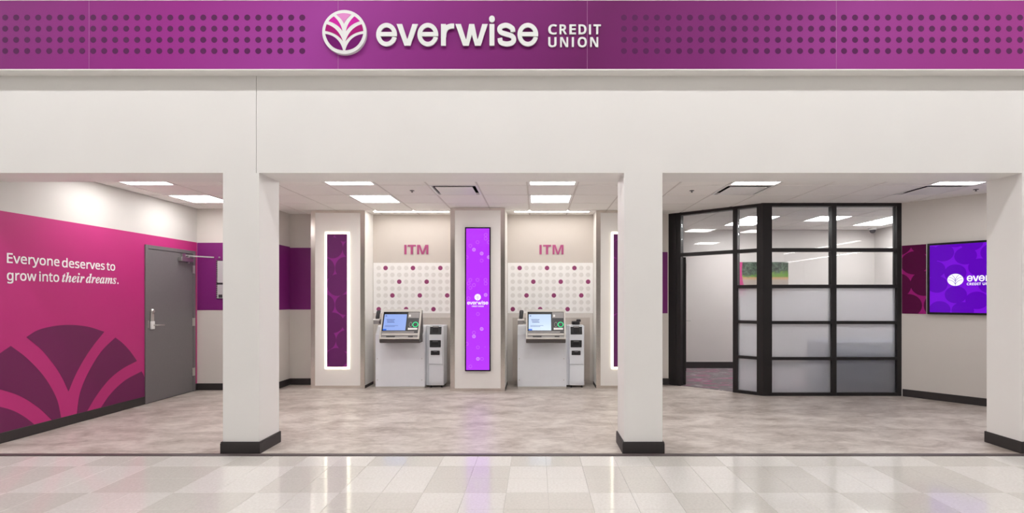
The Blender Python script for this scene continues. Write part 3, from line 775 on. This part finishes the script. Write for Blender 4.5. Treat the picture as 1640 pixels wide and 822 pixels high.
# ---- ITM machines
def itm(label, tower_label, x, scr, group):
    t = thing('teller_machine', label, 'teller machine', (x, 8.35, 0), group=group)
    # cabinet: box with stepped sloping shoulders
    bm = prism(B(), [(0, .03), (0, .845), (.06, .905), (.07, .912), (.12, .975), (.14, .985), (.425, .985), (.425, .03)], -.3855, .3855, 'x')
    obj('cabinet', bm, M_itm, t, bevel=.003)
    obj('plinth', box(-.383, .383, .004, .42, 0, .032), M_itm_head, t)
    for sxx in (-.355, .345):
        for zz in (.47, .135): obj('lock_screw', lathe(B(), [(.008, 0), (.008, -.003), (.004, -.004)], 10, 'y', (sxx, 0, zz)), M_steel, t)
    # tilted head
    hx = .057; hw = .3035
    fb, ft = Vector((0, -.28, .80)), Vector((0, -.07, 1.245))
    vdir = (fb - ft).normalized(); L = (fb - ft).length; nrm = Vector((0, vdir.z, -vdir.y)); nrm = nrm if nrm.y < 0 else -nrm
    head = obj('head', prism(B(), [(-.265, .80), (-.062, 1.235), (.0, 1.235), (.04, 1.0), (.06, .80), (.06, .765), (-.245, .765)], hx - hw + .004, hx + hw - .004, 'x'), M_itm_chin, t, bevel=.006)
    obj('head_chin', prism(B(), [(-.277, .792), (-.27, .745), (-.22, .735), (0, .735), (0, .79)], hx - hw + .002, hx + hw - .002, 'x'), M_itm_chin, t, bevel=.005)
    def face(u0, u1, v0, v1, h0, h1):                        # a slab on the sloping face; u across, v down, h out
        bm_ = B(); vs_ = []
        for h in (h0, h1):
            for v in (v0, v1):
                for u in (u0, u1):
                    p = ft + vdir * (v * L) + nrm * h; vs_.append(bm_.verts.new((hx - hw + u * 2 * hw, p.y, p.z)))
        for f_ in ((0, 2, 3, 1), (4, 5, 7, 6), (0, 1, 5, 4), (2, 6, 7, 3), (0, 4, 6, 2), (1, 3, 7, 5)): bm_.faces.new([vs_[i] for i in f_])
        bmesh.ops.recalc_face_normals(bm_, faces=bm_.faces[:]); return bm_
    def join(*bms):
        o = B()
        for q in bms:
            me = bpy.data.meshes.new('t'); q.to_mesh(me); q.free(); o.from_mesh(me); bpy.data.meshes.remove(me)
        return o
    bz = obj('head_bezel', join(face(0, 1, 0, .085, -.02, .012), face(0, 1, .955, 1, -.02, .012), face(0, .035, .085, .955, -.02, .012), face(.962, 1, .085, .955, -.02, .012)), M_itm_head, t)
    obj('screen_glass', face(.035, .655, .085, .735, -.015, .004), M_bezel, t)
    sc_ = obj('screen', face(.065, .635, .17, .715, .003, .006), scr, t)
    obj('screen_text', join(*[face(.13 + .012 * k, .13 + .21 - .02 * (k % 2), .34 + .045 * k, .36 + .045 * k, .006, .0066) for k in range(3)], *[face(.11, .11 + q, .55 + .03 * k, .562 + .03 * k, .006, .0066) for k, q in enumerate((.33, .25))], face(.09, .13, .21, .24, .006, .0066)), M_scrtext, sc_)
    obj('screen_button', face(.065, .155, .665, .715, .006, .0067), M_scrblue, sc_)
    kp = obj('keypad_panel', face(.655, .962, .085, .735, -.015, .005), M_itm_dark, t)
    obj('camera_strip', face(.67, .95, .10, .30, .005, .008), M_itm_mid, kp)
    obj('camera_lens', face(.69, .74, .185, .26, .008, .012), M_white_metal, kp)
    def ring(u, v, ro, ri, h, ru=1.0):
        bm_ = B(); c = ft + vdir * (v * L) + nrm * h; nn = 28; A, Bv = [], []
        for k in range(nn):
            a = 2 * math.pi * k / nn
            for lst, rr in ((A, ro), (Bv, ri)):
                p = c + vdir * (math.sin(a) * rr); lst.append(bm_.verts.new((hx - hw + u * 2 * hw + math.cos(a) * rr * ru, p.y, p.z)))
        for k in range(nn): bm_.faces.new((A[k], A[(k + 1) % nn], Bv[(k + 1) % nn], Bv[k]))
        bmesh.ops.recalc_face_normals(bm_, faces=bm_.faces[:]); return bm_
    obj('card_light_ring', ring(.875, .52, .044, .034, .0085), M_green, kp)
    obj('jack_ring', ring(.755, .52, .042, .034, .0085, .55), M_itm_mid, kp)
    obj('key_bar', face(.70, .935, .635, .70, .004, .014), M_white_metal, kp)
    obj('slot_tray', join(face(.035, .962, .735, .80, -.015, .002), face(.035, .962, .80, .955, -.018, -.004)), M_itm_mid, t)
    obj('tray_lip', face(.05, .95, .815, .87, -.004, .004), M_itm_head, t)
    obj('slot', face(.17, .39, .90, .93, -.004, .001), M_slot, t)
    obj('slot', face(.72, .84, .90, .93, -.004, .001), M_slot, t)
    obj('slot', face(.86, .955, .755, .785, .002, .005), M_slot, t)
    # telephone handset in its cradle
    hs = obj('handset_cradle', box(-.375, -.285, -.14, -.02, 1.02, 1.075), M_itm_mid, t, bevel=.006)
    obj('cradle_ledge', box(-.38, -.28, -.15, -.02, 1.075, 1.10), M_white_metal, hs, bevel=.004)
    obj('cradle_arm', box(-.35, -.25, -.03, .02, 1.02, 1.06), M_itm_head, hs)
    bm = B()
    prof = [(0, 1.095, .028, .02), (-.006, 1.13, .032, .024), (-.004, 1.17, .030, .02), (.006, 1.21, .034, .024), (.016, 1.235, .024, .016)]
    rings = []
    for (dy, zz, rx, ry) in prof:
        rings.append([bm.verts.new((-.33 + (zz - 1.095) * .08 + rx * math.cos(2 * math.pi * k / 14), -.085 + dy + (zz - 1.095) * .25 + ry * math.sin(2 * math.pi * k / 14), zz)) for k in range(14)])
    for i in range(len(rings) - 1):
        for k in range(14): bm.faces.new((rings[i][k], rings[i][(k + 1) % 14], rings[i + 1][(k + 1) % 14], rings[i + 1][k]))
    bm.faces.new(rings[0]); bm.faces.new(rings[-1]); bmesh.ops.recalc_face_normals(bm, faces=bm.faces[:])
    obj('handset', bm, M_itm_dark, t, smooth=True)
    # cash module at its side
    a = thing('cash_tower', tower_label, 'cash module', (x + .5535, 8.43, 0), group='narrow cash towers beside the ITMs')
    obj('body', box(-.1195, .1195, .014, .345, .035, .985), M_itm, a, bevel=.003)
    obj('filler_strip', box(-.162, -.121, .03, .345, .035, .985), M_itm, a)
    fp = obj('front_panel', prism(B(), [(.014, .374), (-.012, .374), (-.012, .84), (.03, .996), (.06, .996), (.06, .97), (.014, .85)], -.118, .105, 'x'), M_itm, a, bevel=.003)
    # card reader on the sloping top
    def slope(xa, xb, ta, tb, h0, h1):
        p0, p1 = Vector((0, -.012, .84)), Vector((0, .03, .996)); dd = (p1 - p0); nn = Vector((0, -dd.z, dd.y)).normalized(); vs_ = []; bm_ = B()
        for h in (h0, h1):
            for tt in (ta, tb):
                for xx in (xa, xb):
                    p = p0 + dd * tt + nn * h; vs_.append(bm_.verts.new((xx, p.y, p.z)))
        for f_ in ((0, 2, 3, 1), (4, 5, 7, 6), (0, 1, 5, 4), (2, 6, 7, 3), (0, 4, 6, 2), (1, 3, 7, 5)): bm_.faces.new([vs_[i] for i in f_])
        bmesh.ops.recalc_face_normals(bm_, faces=bm_.faces[:]); return bm_
    m1 = obj('card_reader', slope(-.098, .085, .04, .94, 0, .008), M_itm_dark, a)
    obj('reader_slot', slope(-.055, .04, .2, .85, .008, .016), M_slot, m1)
    obj('reader_label', slope(-.05, .035, .72, .82, .016, .017), M_itm_mid, m1)
    for nm, xa, xb, za, zb in (('note_module', -.098, .078, .643, .756), ('coin_module', -.082, .060, .520, .590)):
        mm = obj(nm, box(xa, xb, -.022, -.011, za, zb), M_itm_dark, a, bevel=.005)
        obj('module_slot', box(xa + .035, xb - .035, -.026, -.021, (za + zb) / 2 - .008, (za + zb) / 2 + .010), M_slot, mm)
        obj('module_label', box(xa + .045, xb - .045, -.0235, -.021, zb - .02, zb - .013), M_itm_mid, mm)
    obj('door_panel', box(-.112, .112, .004, .015, .07, .365), M_itm, a, bevel=.002)
    for sxx in (-.085, .085):
        for yy in (.04, .31): obj('foot', lathe(B(), [(.016, 0), (.016, .008), (.006, .01), (.006, .036)], 10, 'z', (sxx, yy, 0)), M_itm_dark, a)
    bm = B()
    for zz in (.1, .22, .34, .45, .6, .74, .88): lathe(bm, [(.004, .1195), (.004, .121)], 8, 'x', (0, .03, zz)); lathe(bm, [(.004, .1195), (.004, .121)], 8, 'x', (0, .33, zz))
    obj('rivets', bm, M_itm_mid, a)['kind'] = 'stuff'
    return t
GR = 'interactive teller machines in the niches'
itm('light grey teller machine with pale blue screen in the left niche', 'narrow grey cash tower standing right of the left teller machine', -2.146, M_scr1, GR)
itm('light grey teller machine with glaring white screen in the right niche', 'narrow grey cash tower right of the right machine, black scanner on top', .088, M_scr2, GR)
t = thing('hand_scanner', 'small black scanner lying on top of the right cash tower', 'scanner', (.6415, 8.52, .996))
obj('body', box(-.075, .055, -.05, .05, .001, .06), M_itm_dark, t, bevel=.014, seg=2)
obj('head', box(0, .072, -.03, .03, .045, .09), M_itm_dark, t, bevel=.012, seg=2)
obj('lens', lathe(B(), [(.018, 0), (.018, -.012), (.012, -.014)], 14, 'y', (-.045, -.05, .032)), M_slot, t)

# ---- grey door in the left wall
dr = struct(empty('door_1', (XL, 0, 0), math.pi / 2))
D0, D1, DT = 7.106, 8.15, 2.144; fw = .05
bm = B(); bx(bm, D0, D0 + fw, -.02, .05, 0, DT); bx(bm, D1 - fw, D1, -.02, .05, 0, DT); bx(bm, D0 + fw, D1 - fw, -.02, .05, DT - fw, DT)
obj('frame', bm, M_doorgrey, dr, bevel=.002)
lf_ = obj('leaf', box(D0 + fw + .003, D1 - fw - .003, -.012, .035, .008, DT - fw - .004), M_doorgrey, dr, bevel=.0015)
obj('gap', box(D0 + fw, D1 - fw, -.004, .0, 0.001, DT - fw), M_slot, dr)
for zz in (1.86, 1.06, .30):
    hg = obj('hinge', tube(B(), [(D1 - fw + .002, -.024, zz - .06), (D1 - fw + .002, -.024, zz + .06)], .008), M_steel, dr)
    obj('hinge_leaf', box(D1 - fw - .03, D1 - fw + .03, -.0225, -.0195, zz - .06, zz + .06), M_steel, hg)
cl = obj('closer_body', box(D1 - .40, D1 - .13, -.075, -.012, 1.965, 2.03), M_steel, dr, bevel=.006)
obj('closer_arm', prism(B(), [(D1 - .21, -.05), (D1 - .20, -.06), (D1 + .05, -.27), (D1 + .06, -.255)], 2.045, 2.053, 'z'), M_steel, cl)
obj('closer_arm', prism(B(), [(D1 - .30, -.018), (D1 - .29, -.03), (D1 + .06, -.27), (D1 + .055, -.25)], 2.055, 2.063, 'z'), M_steel, cl)
obj('closer_foot', box(D1 - .33, D1 - .26, -.04, -.02, 2.035, 2.085), M_steel, cl)
obj('closer_pivot', lathe(B(), [(.014, 1.945), (.014, 2.06)], 12, 'z', (D1 - .205, -.045, 0)), M_steel, cl)
lk = obj('lock_plate', box(D0 + .085, D0 + .155, -.035, -.012, 1.0, 1.11), M_white_metal, dr, bevel=.005)
obj('lock_keypad', box(D0 + .09, D0 + .15, -.03, -.012, 1.11, 1.24), M_steel, lk, bevel=.006)
obj('lock_dome', lathe(B(), [(.034, -.012), (.034, -.03), (.022, -.044)], 18, 'y', (D0 + .12, 0, 1.245)), M_steel, lk)
obj('lever', tube(B(), [(D0 + .135, -.03, 1.055), (D0 + .135, -.07, 1.055), (D0 + .16, -.078, 1.055), (D0 + .27, -.078, 1.05)], .010), M_steel, lk)
obj('latch_plate', box(D0 + fw - .008, D0 + fw + .002, -.024, -.018, 1.02, 1.12), M_steel, dr)

# ---- notice holder on the back wall left of the pillar
t = thing('notice_holder', 'clear notice holder with grey sheets on the purple wall beside the pillar', 'notice', (-4.935, YB - .004, 0))
obj('acrylic_plate', box(0, .26, -.012, -.002, PZ(479, 8.2), PZ(416.5, 8.2)), M_acry, t)
obj('top_sheet', box(.012, .248, -.0165, -.0125, PZ(453, 8.2), PZ(418, 8.2)), M_paper, t)
obj('bottom_sheet', box(.012, .248, -.0165, -.0125, PZ(478, 8.2), PZ(456, 8.2)), M_paper, t)
bm = B()
for k in range(19):
    zz = PZ(478, 8.2) + .032 * k; bx(bm, -.006, .006, -.016, -.002, zz, zz + .018)
obj('edge_clips', bm, M_steel, t)
obj('divider_bar', box(0, .26, -.02, -.0125, PZ(456, 8.2), PZ(453, 8.2)), M_itm_dark, t)
obj('hanging_pin', lathe(B(), [(.012, 0), (.012, -.02), (.006, -.022)], 12, 'y', (.04, 0, PZ(412.5, 8.2))), M_steel, t)
obj('black_print', box(.03, .09, -.018, -.0166, PZ(477, 8.2), PZ(472, 8.2)), M_ink, t)

# ---- office: black glazed partition
ZR = [(2.10, 2.152), (1.569, 1.620), (1.046, 1.090), (.522, .563)]
def glaze(par, x0, x1, lo, hi, frosted, th=.012):
    o = obj('frosted_pane' if frosted else 'clear_pane', box(x0, x1, .044, .044 + th, lo, hi), M_frost if frosted else M_glass, par)
    return o
wf = struct(empty('window_1', (3.296, YG, 0)))
XE = 5.30 - 3.296 + .02
dp = .10
obj('corner_post', prism(B(), [(0, 0), (.131, 0), (.131, dp), (.045, dp), (-.03, .030)], 0, ZC, 'z'), M_black, wf)
mx0, mx1 = 4.300 - 3.296, 4.367 - 3.296
obj('mullion', box(mx0, mx1, 0, dp, 0, ZC), M_black, wf, bevel=.002)
obj('end_post', box(XE - .075, XE, 0, dp, 0, ZC), M_black, wf, bevel=.002)
for (a, b_) in ((.131, mx0), (mx1, XE - .075)):
    obj('rail', box(a, b_, .0, dp, 2.762, ZC), M_black, wf); obj('rail', box(a, b_, .0, dp, 0, .045), M_black, wf)
    for z0_, z1_ in ZR: obj('rail', box(a, b_, .0, dp, z0_, z1_), M_black, wf)
    zs = [0.045] + [z for r in ZR[::-1] for z in r] + [2.762]
    for k in range(0, 10, 2): glaze(wf, a, b_, zs[k], zs[k + 1], k < 6)
AA = math.atan2(7.717 - 8.713, 3.296 - 2.194)
wa = struct(empty('window_2', (2.194, 8.713, 0), AA))
LA = 1.486
obj('wall_post', box(-.03, .11, -.01, .11, 0, ZC), M_black, wa, bevel=.002)
obj('door_jamb', box(.11, .188, .0, dp, 0, ZC), M_black, wa, bevel=.002)
obj('door_jamb', box(1.04, 1.108, .0, dp, 0, ZC), M_black, wa, bevel=.002)
obj('end_stile', box(1.395, LA - .005, 0, .09, 0, ZC), M_black, wa)
obj('rail', box(.188, 1.395, 0, dp, 2.762, ZC), M_black, wa); obj('rail', box(.188, 1.395, 0, dp, ZR[0][0], ZR[0][1]), M_black, wa)
for z0_, z1_ in ZR[1:] + [(0, .045)]: obj('rail', box(1.108, 1.395, 0, dp, z0_, z1_), M_black, wa)
zs = [0.045] + [z for r in ZR[::-1] for z in r] + [2.762]
for k in range(0, 10, 2): glaze(wa, 1.108, 1.395, zs[k], zs[k + 1], k < 6)
glaze(wa, .188, 1.04, 2.152, 2.762, False)
obj('strike_plate', box(1.032, 1.041, .02, .08, .93, 1.12), M_steel, wa)
# open glass door, swung into the office
hx_, hy_ = 2.194 + math.cos(AA) * .20 - math.sin(AA) * .11, 8.713 + math.sin(AA) * .20 + math.cos(AA) * .11
ang = math.atan2(hy_, hx_) - math.radians(.6)
od = struct(empty('door_2', (hx_, hy_, 0), ang))
obj('hinge_stile', box(0.005, .06, -.022, .022, .012, 2.09), M_black, od, bevel=.002)
obj('lock_stile', box(.78, .84, -.022, .022, .012, 2.09), M_black, od, bevel=.002)
obj('top_rail', box(.06, .78, -.022, .022, 2.03, 2.09), M_black, od); obj('bottom_rail', box(.06, .78, -.022, .022, .012, .13), M_black, od)
obj('clear_pane', box(.06, .78, -.006, .006, .13, 2.03), M_glass, od)
for zz in (1.93, 1.05, .2): obj('hinge', tube(B(), [(0, .026, zz - .06), (0, .026, zz + .06)], .009), M_steel, od)
obj('lever_handle', tube(B(), [(.81, -.02, 1.02), (.81, -.085, 1.02), (.79, -.09, 1.02), (.70, -.09, 1.02)], .010), M_steel, od)

# ---- right wall: graphic and big screen
gp = thing('graphic_panel', 'maroon wall graphic with magenta star gaps beside the office frame', 'wall graphic', (P0[0], P0[1], 0), RA)
obj('board', box(.022, .318, -.006, -.0015, 1.2, 2.185), M_gfx, gp)
obj('printed_discs', circles_print(B(), .022, .318, 1.2, 2.185, .168, -.0065, 21), M_gfxdisc, gp)
obj('edge_trim', box(.318, .326, -.012, -.0015, 1.2, 2.185), M_steel, gp)
tv = thing('wall_screen', 'large indigo wall screen with white logo, half behind the far right pillar', 'screen', (P0[0], P0[1], 0), RA)
T0, T1, TZ0, TZ1 = .340, 2.08, 1.200, 2.185; f = .028
bm = B(); bx(bm, T0, T1, -.05, -.0015, TZ0, TZ0 + f); bx(bm, T0, T1, -.05, -.0015, TZ1 - f, TZ1); bx(bm, T0, T0 + f, -.05, -.0015, TZ0 + f, TZ1 - f); bx(bm, T1 - f, T1, -.05, -.0015, TZ0 + f, TZ1 - f)
obj('bezel', bm, M_bezel, tv)
sp = obj('screen', box(T0 + f, T1 - f, -.046, -.0015, TZ0 + f, TZ1 - f), M_tv, tv)
bm = B(); k = 0
def tvp(x, y):                                   # crop pixel -> position on the screen plane
    px, py = 1430 + x / 5.482, 370 + y / 5.48
    q = (px - VX) / F; s = (P0[1] * q - P0[0]) / (d[0] - d[1] * q); Y = P0[1] + d[1] * s
    return s, H - (py - VY) * Y / F
cent = [(450, 195), (645, 220), (375, 340), (555, 370), (770, 320), (395, 470), (560, 560), (745, 610), (420, 690), (620, 700), (880, 190), (860, 470), (920, 620), (700, 100), (560, 70), (340, 210)]
cs = [tvp(*c) for c in cent]
rnd = random.Random(3)
ex = [(s + .62 + rnd.uniform(-.03, .03), z + rnd.uniform(-.04, .04)) for s, z in cs if s > .3] + [(s + 1.2, z) for s, z in cs if s > .3]
for s, z in cs + [e for e in ex if e[0] > 1.02]:
    p = clip_rect(circ(s, z, .121, 32, ry=.116), T0 + f, T1 - f, TZ0 + f, TZ1 - f)
    if len(p) > 2: flat(bm, p, -.0464 - .00003 * k); k += 1
obj('screen_discs', bm, M_tvdisc, sp)
ex_, ez_ = tvp(557, 430)
screen_emblem(sp, ex_, ez_, (.088, .082), -.0482, M_tvdisc)
sx0, _ = tvp(657, 430)
obj('screen_lettering', word_fit(sx0, sx0 + .49, tvp(660, 446)[1], tvp(660, 376)[1], -.0492, -.0462), M_scrwhite, sp)['kind'] = 'stuff'
bm = cap_bm('CREDIT UNION'); fit_text(bm, sx0, sx0 + .31, tvp(660, 478)[1], tvp(660, 456)[1], -.0487, .0005); obj('screen_lettering', bm, M_scrwhite, sp)['kind'] = 'stuff'

# ---- office interior
def mural_mat():
    m = mat('landscape_print', S(90, 110, 80), .5)
    nt = m.node_tree; p = nt.nodes['Principled BSDF']; tc = nt.nodes.new('ShaderNodeTexCoord'); sx_ = nt.nodes.new('ShaderNodeSeparateXYZ'); nt.links.new(tc.outputs['Object'], sx_.inputs[0])
    n = nt.nodes.new('ShaderNodeTexNoise'); n.inputs['Scale'].default_value = 22; n.inputs['Detail'].default_value = 6; nt.links.new(tc.outputs['Object'], n.inputs['Vector'])
    r1 = nt.nodes.new('ShaderNodeValToRGB'); r1.color_ramp.elements[0].position = .35; r1.color_ramp.elements[0].color = S(18, 30, 26); r1.color_ramp.elements[1].position = .7; r1.color_ramp.elements[1].color = S(96, 118, 98); nt.links.new(n.outputs['Fac'], r1.inputs[0])
    rz = nt.nodes.new('ShaderNodeValToRGB'); rz.color_ramp.interpolation = 'EASE'
    mr = nt.nodes.new('ShaderNodeMapRange'); mr.inputs[1].default_value = -.65; mr.inputs[2].default_value = 0; nt.links.new(sx_.outputs['Z'], mr.inputs[0])
    cr = rz.color_ramp; cr.elements[0].position = .42; cr.elements[0].color = S(172, 160, 150); cr.elements[1].position = .56; cr.elements[1].color = S(104, 146, 56)
    e = cr.elements.new(.50); e.color = S(190, 150, 110)
    nt.links.new(mr.outputs[0], rz.inputs[0])
    ge = nt.nodes.new('ShaderNodeMath'); ge.operation = 'MULTIPLY_ADD'; ge.inputs[1].default_value = .35; nt.links.new(n.outputs['Fac'], ge.inputs[0]); nt.links.new(mr.outputs[0], ge.inputs[2])
    g2 = nt.nodes.new('ShaderNodeMath'); g2.operation = 'MULTIPLY_ADD'; g2.inputs[1].default_value = -.18; nt.links.new(sx_.outputs['X'], g2.inputs[0]); nt.links.new(ge.outputs[0], g2.inputs[2])
    s_ = nt.nodes.new('ShaderNodeMapRange'); s_.inputs[1].default_value = .66; s_.inputs[2].default_value = .74; nt.links.new(g2.outputs[0], s_.inputs[0])
    mx = nt.nodes.new('ShaderNodeMix'); mx.data_type = 'RGBA'; nt.links.new(s_.outputs[0], mx.inputs[0]); nt.links.new(rz.outputs[0], mx.inputs[6]); nt.links.new(r1.outputs[0], mx.inputs[7])
    nt.links.new(mx.outputs[2], p.inputs['Base Color'])
    return m
wp = thing('wall_picture', 'wide landscape picture of trees with a magenta curve on the office back wall', 'picture', (PX(1181, YO), YO, PZ(420, YO)))
ww = PX(1262, YO) - PX(1181, YO)
obj('print', box(0, ww, -.012, 0, -.68, 0), mural_mat(), wp)
bm = B(); prism(bm, [(0, 0), (.10, 0)] + bez((.10, 0), (.06, -.25), (.13, -.49)) [1:] + [(.16, -.68), (0, -.68)], -.014, -.012, 'y'); obj('magenta_curve', bm, M_magenta, wp)
t = thing('dome_camera', 'small white dome camera under the office ceiling by the back corner', 'camera', (6.62, 10.45, ZC - .004))
obj('mount', lathe(B(), [(.075, 0), (.075, -.03), (.06, -.045)], 20), M_white_metal, t)
obj('dome', lathe(B(), [(.055, -.045), (.05, -.075), (.033, -.098), (.012, -.108)], 20), M_itm_dark, t, smooth=True)
# desk and chair showing through the frosted panes
t = thing('office_desk', 'slate blue desk blurred behind the frosted glass of the office', 'desk', (5.06, 8.24, 0.004))
obj('top', box(-.72, .72, -.33, .33, .73, .76), M_desk, t, bevel=.004)
obj('modesty_panel', box(-.66, .66, -.28, -.26, .06, .73), M_desk, t)
for s in (-1, 1): obj('side_panel', box(s * .69 - .015, s * .69 + .015, -.3, .3, 0, .73), M_deskdark, t)

# ================================================================ SIGN BAND ABOVE
YS = 4.75
fs = thing('sign_fascia', 'long purple sign band with dark dots above the white header', 'sign band', (0, YS, 0))
FZ0, FZ1 = PZ(112, YS), PZ(1.0, YS)
obj('backing_box', box(-8.6, 8.6, .006, YF0 - YS, FZ0 + .004, FZ1 + .1), M_seam, fs)
seams = [PX(142.5 + 399 * k, YS) for k in range(-2, 7)]
for a, b_ in zip(seams[:-1], seams[1:]):
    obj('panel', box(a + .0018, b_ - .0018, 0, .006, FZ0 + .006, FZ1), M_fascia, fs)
for a in seams: obj('panel_joint', box(a - .0017, a + .0017, .0004, .0059, FZ0 + .006, FZ1), M_seam, fs)
obj('bottom_lip', box(seams[0], seams[-1], -.004, YF0 - YS, FZ0 - .004, FZ0 + .006), M_wall, fs)
obj('top_lip', box(seams[0], seams[-1], -.004, .03, FZ1, FZ1 + .02), M_wall, fs)
rows_px = [28.2, 46.1, 64.0, 81.8]; R = 4.75 * YS / F
for x_first, n_ in ((8.4 - 17.62 * 10, 38), (999.3, 50)):
    bm = B()
    for c in range(n_):
        for ry in rows_px: flat(bm, circ(PX(x_first + c * 17.62, YS), PZ(ry, YS), R, 18), -.0008)
    obj('printed_dots', bm, M_fdot, fs)['kind'] = 'stuff'

em = thing('emblem_sign', 'round white emblem sign with pink to purple fan petals', 'sign', (PX(553.5, YS), YS, PZ(54.3, YS)))
R = 35.0 * YS / F
bm = prism(B(), circ(0, 0, R, 64), -.034, -.0015, 'y')
obj('disc', bm, M_whiteletter, em)
pc = {'a': mat('pale_pink_acrylic', S(226, 142, 204), .55, spec=.2, noise=.01), 'b': mat('hot_pink_acrylic', S(206, 34, 162), .55, spec=.2, noise=.01), 'c': mat('magenta_acrylic', S(164, 6, 114), .55, spec=.2, noise=.01), 'd': mat('purple_acrylic', S(112, 4, 104), .55, spec=.2, noise=.01)}
for k, p in PETALS:
    bm = B(); prism(bm, [(x * R, z * R) for x, z in p], -.036, -.0335, 'y'); obj('petal', bm, pc[k], em)

ws = thing('letter_sign', 'raised white letters everwise credit union on the purple sign band', 'sign', (PX(733, YS), YS, PZ(58, YS)))
ox, oz = ws.location.x, ws.location.z
sm = [('C', 878, 892, 56.2, 40), ('R', 896, 908, 55.9, 40.2), ('E', 911.8, 922.3, 55.9, 40.2), ('D', 926.4, 939, 55.9, 40.2), ('I', 943, 946.4, 55.9, 40.2), ('T', 950.3, 962.2, 55.9, 40.2),
      ('U', 878, 891.2, 76.6, 60.4), ('N', 897, 909.9, 76.3, 60.4), ('I', 915.7, 919, 76.3, 60.4), ('O', 925, 939.6, 76.6, 60.2), ('N', 945, 957.9, 76.3, 60.4)]
for g in WORD:
    obj('letter', word_bm([g], lambda x: PX(590 + x / 5.655, YS) - ox, lambda z: PZ(20 + z / 5.655, YS) - oz, -.027, -.014), M_whiteletter, ws)
    q = g[0]; cx, cz = sum(p[0] for p in q) / len(q), sum(p[1] for p in q) / len(q)
    obj('standoff_pin', lathe(B(), [(.008, -.015), (.008, -.0015)], 10, 'y', (PX(590 + cx / 5.655, YS) - ox, 0, PZ(20 + cz / 5.655, YS) - oz)), M_steel, ws)
for ch, a, b_, y0, y1 in sm:
    bm = cap_bm(ch); fit_text(bm, PX(a, YS) - ox, PX(b_, YS) - ox, PZ(y0, YS) - oz, PZ(y1, YS) - oz, -.0125, .011); obj('letter', bm, M_whiteletter, ws)

# ================================================================ STORE STRIP LIGHTS (real fixtures under the store ceiling)
def strip(label, x0, x1, y0, y1, z, m):
    t = thing('strip_light', label, 'ceiling light', ((x0 + x1) / 2, (y0 + y1) / 2, z), group='strip lights of the store ceiling')
    a, b_ = (x1 - x0) / 2, (y1 - y0) / 2
    obj('housing', box(-a, a, -b_, b_, .012, .07), M_white_metal, t)
    obj('lens', box(-a + .01, a - .01, -b_ + .01, b_ - .01, 0, .013), m, t)
    bm = B()
    for q in (-1, 1):
        p = (q * a * .8, 0) if a > b_ else (0, q * b_ * .8)
        tube(bm, [(p[0], p[1], .07), (p[0], p[1], 5.2 - z)], .004, 6)
    obj('hanger', bm, M_steel, t)
strip('long strip light across the store nearest the sign band', -11, 11, 3.32, 3.44, 4.95, M_strip_near)
for x, y0, y1 in [(-10, -12, 1.2), (-5, -12, 1.2), (0, -12, 1.2), (5, -12, 1.2), (10, -12, 1.2), (-15, -6, 1), (15, -6, 1), (-20, -30, -13), (20, -30, -13), (-25, -38, -20), (25, -38, -20)]:
    nth = {0: 'over the middle aisle', 5: 'over the second aisle', 10: 'over the third aisle', 15: 'over the fourth aisle', 20: 'over the fifth aisle', 25: 'over the outermost aisle'}[abs(x)]
    strip('store strip light %s%s' % (nth, '' if x == 0 else ' on the left' if x < 0 else ' on the right'), x - .08, x + .08, y0, y1, 4.95, M_strip_far)
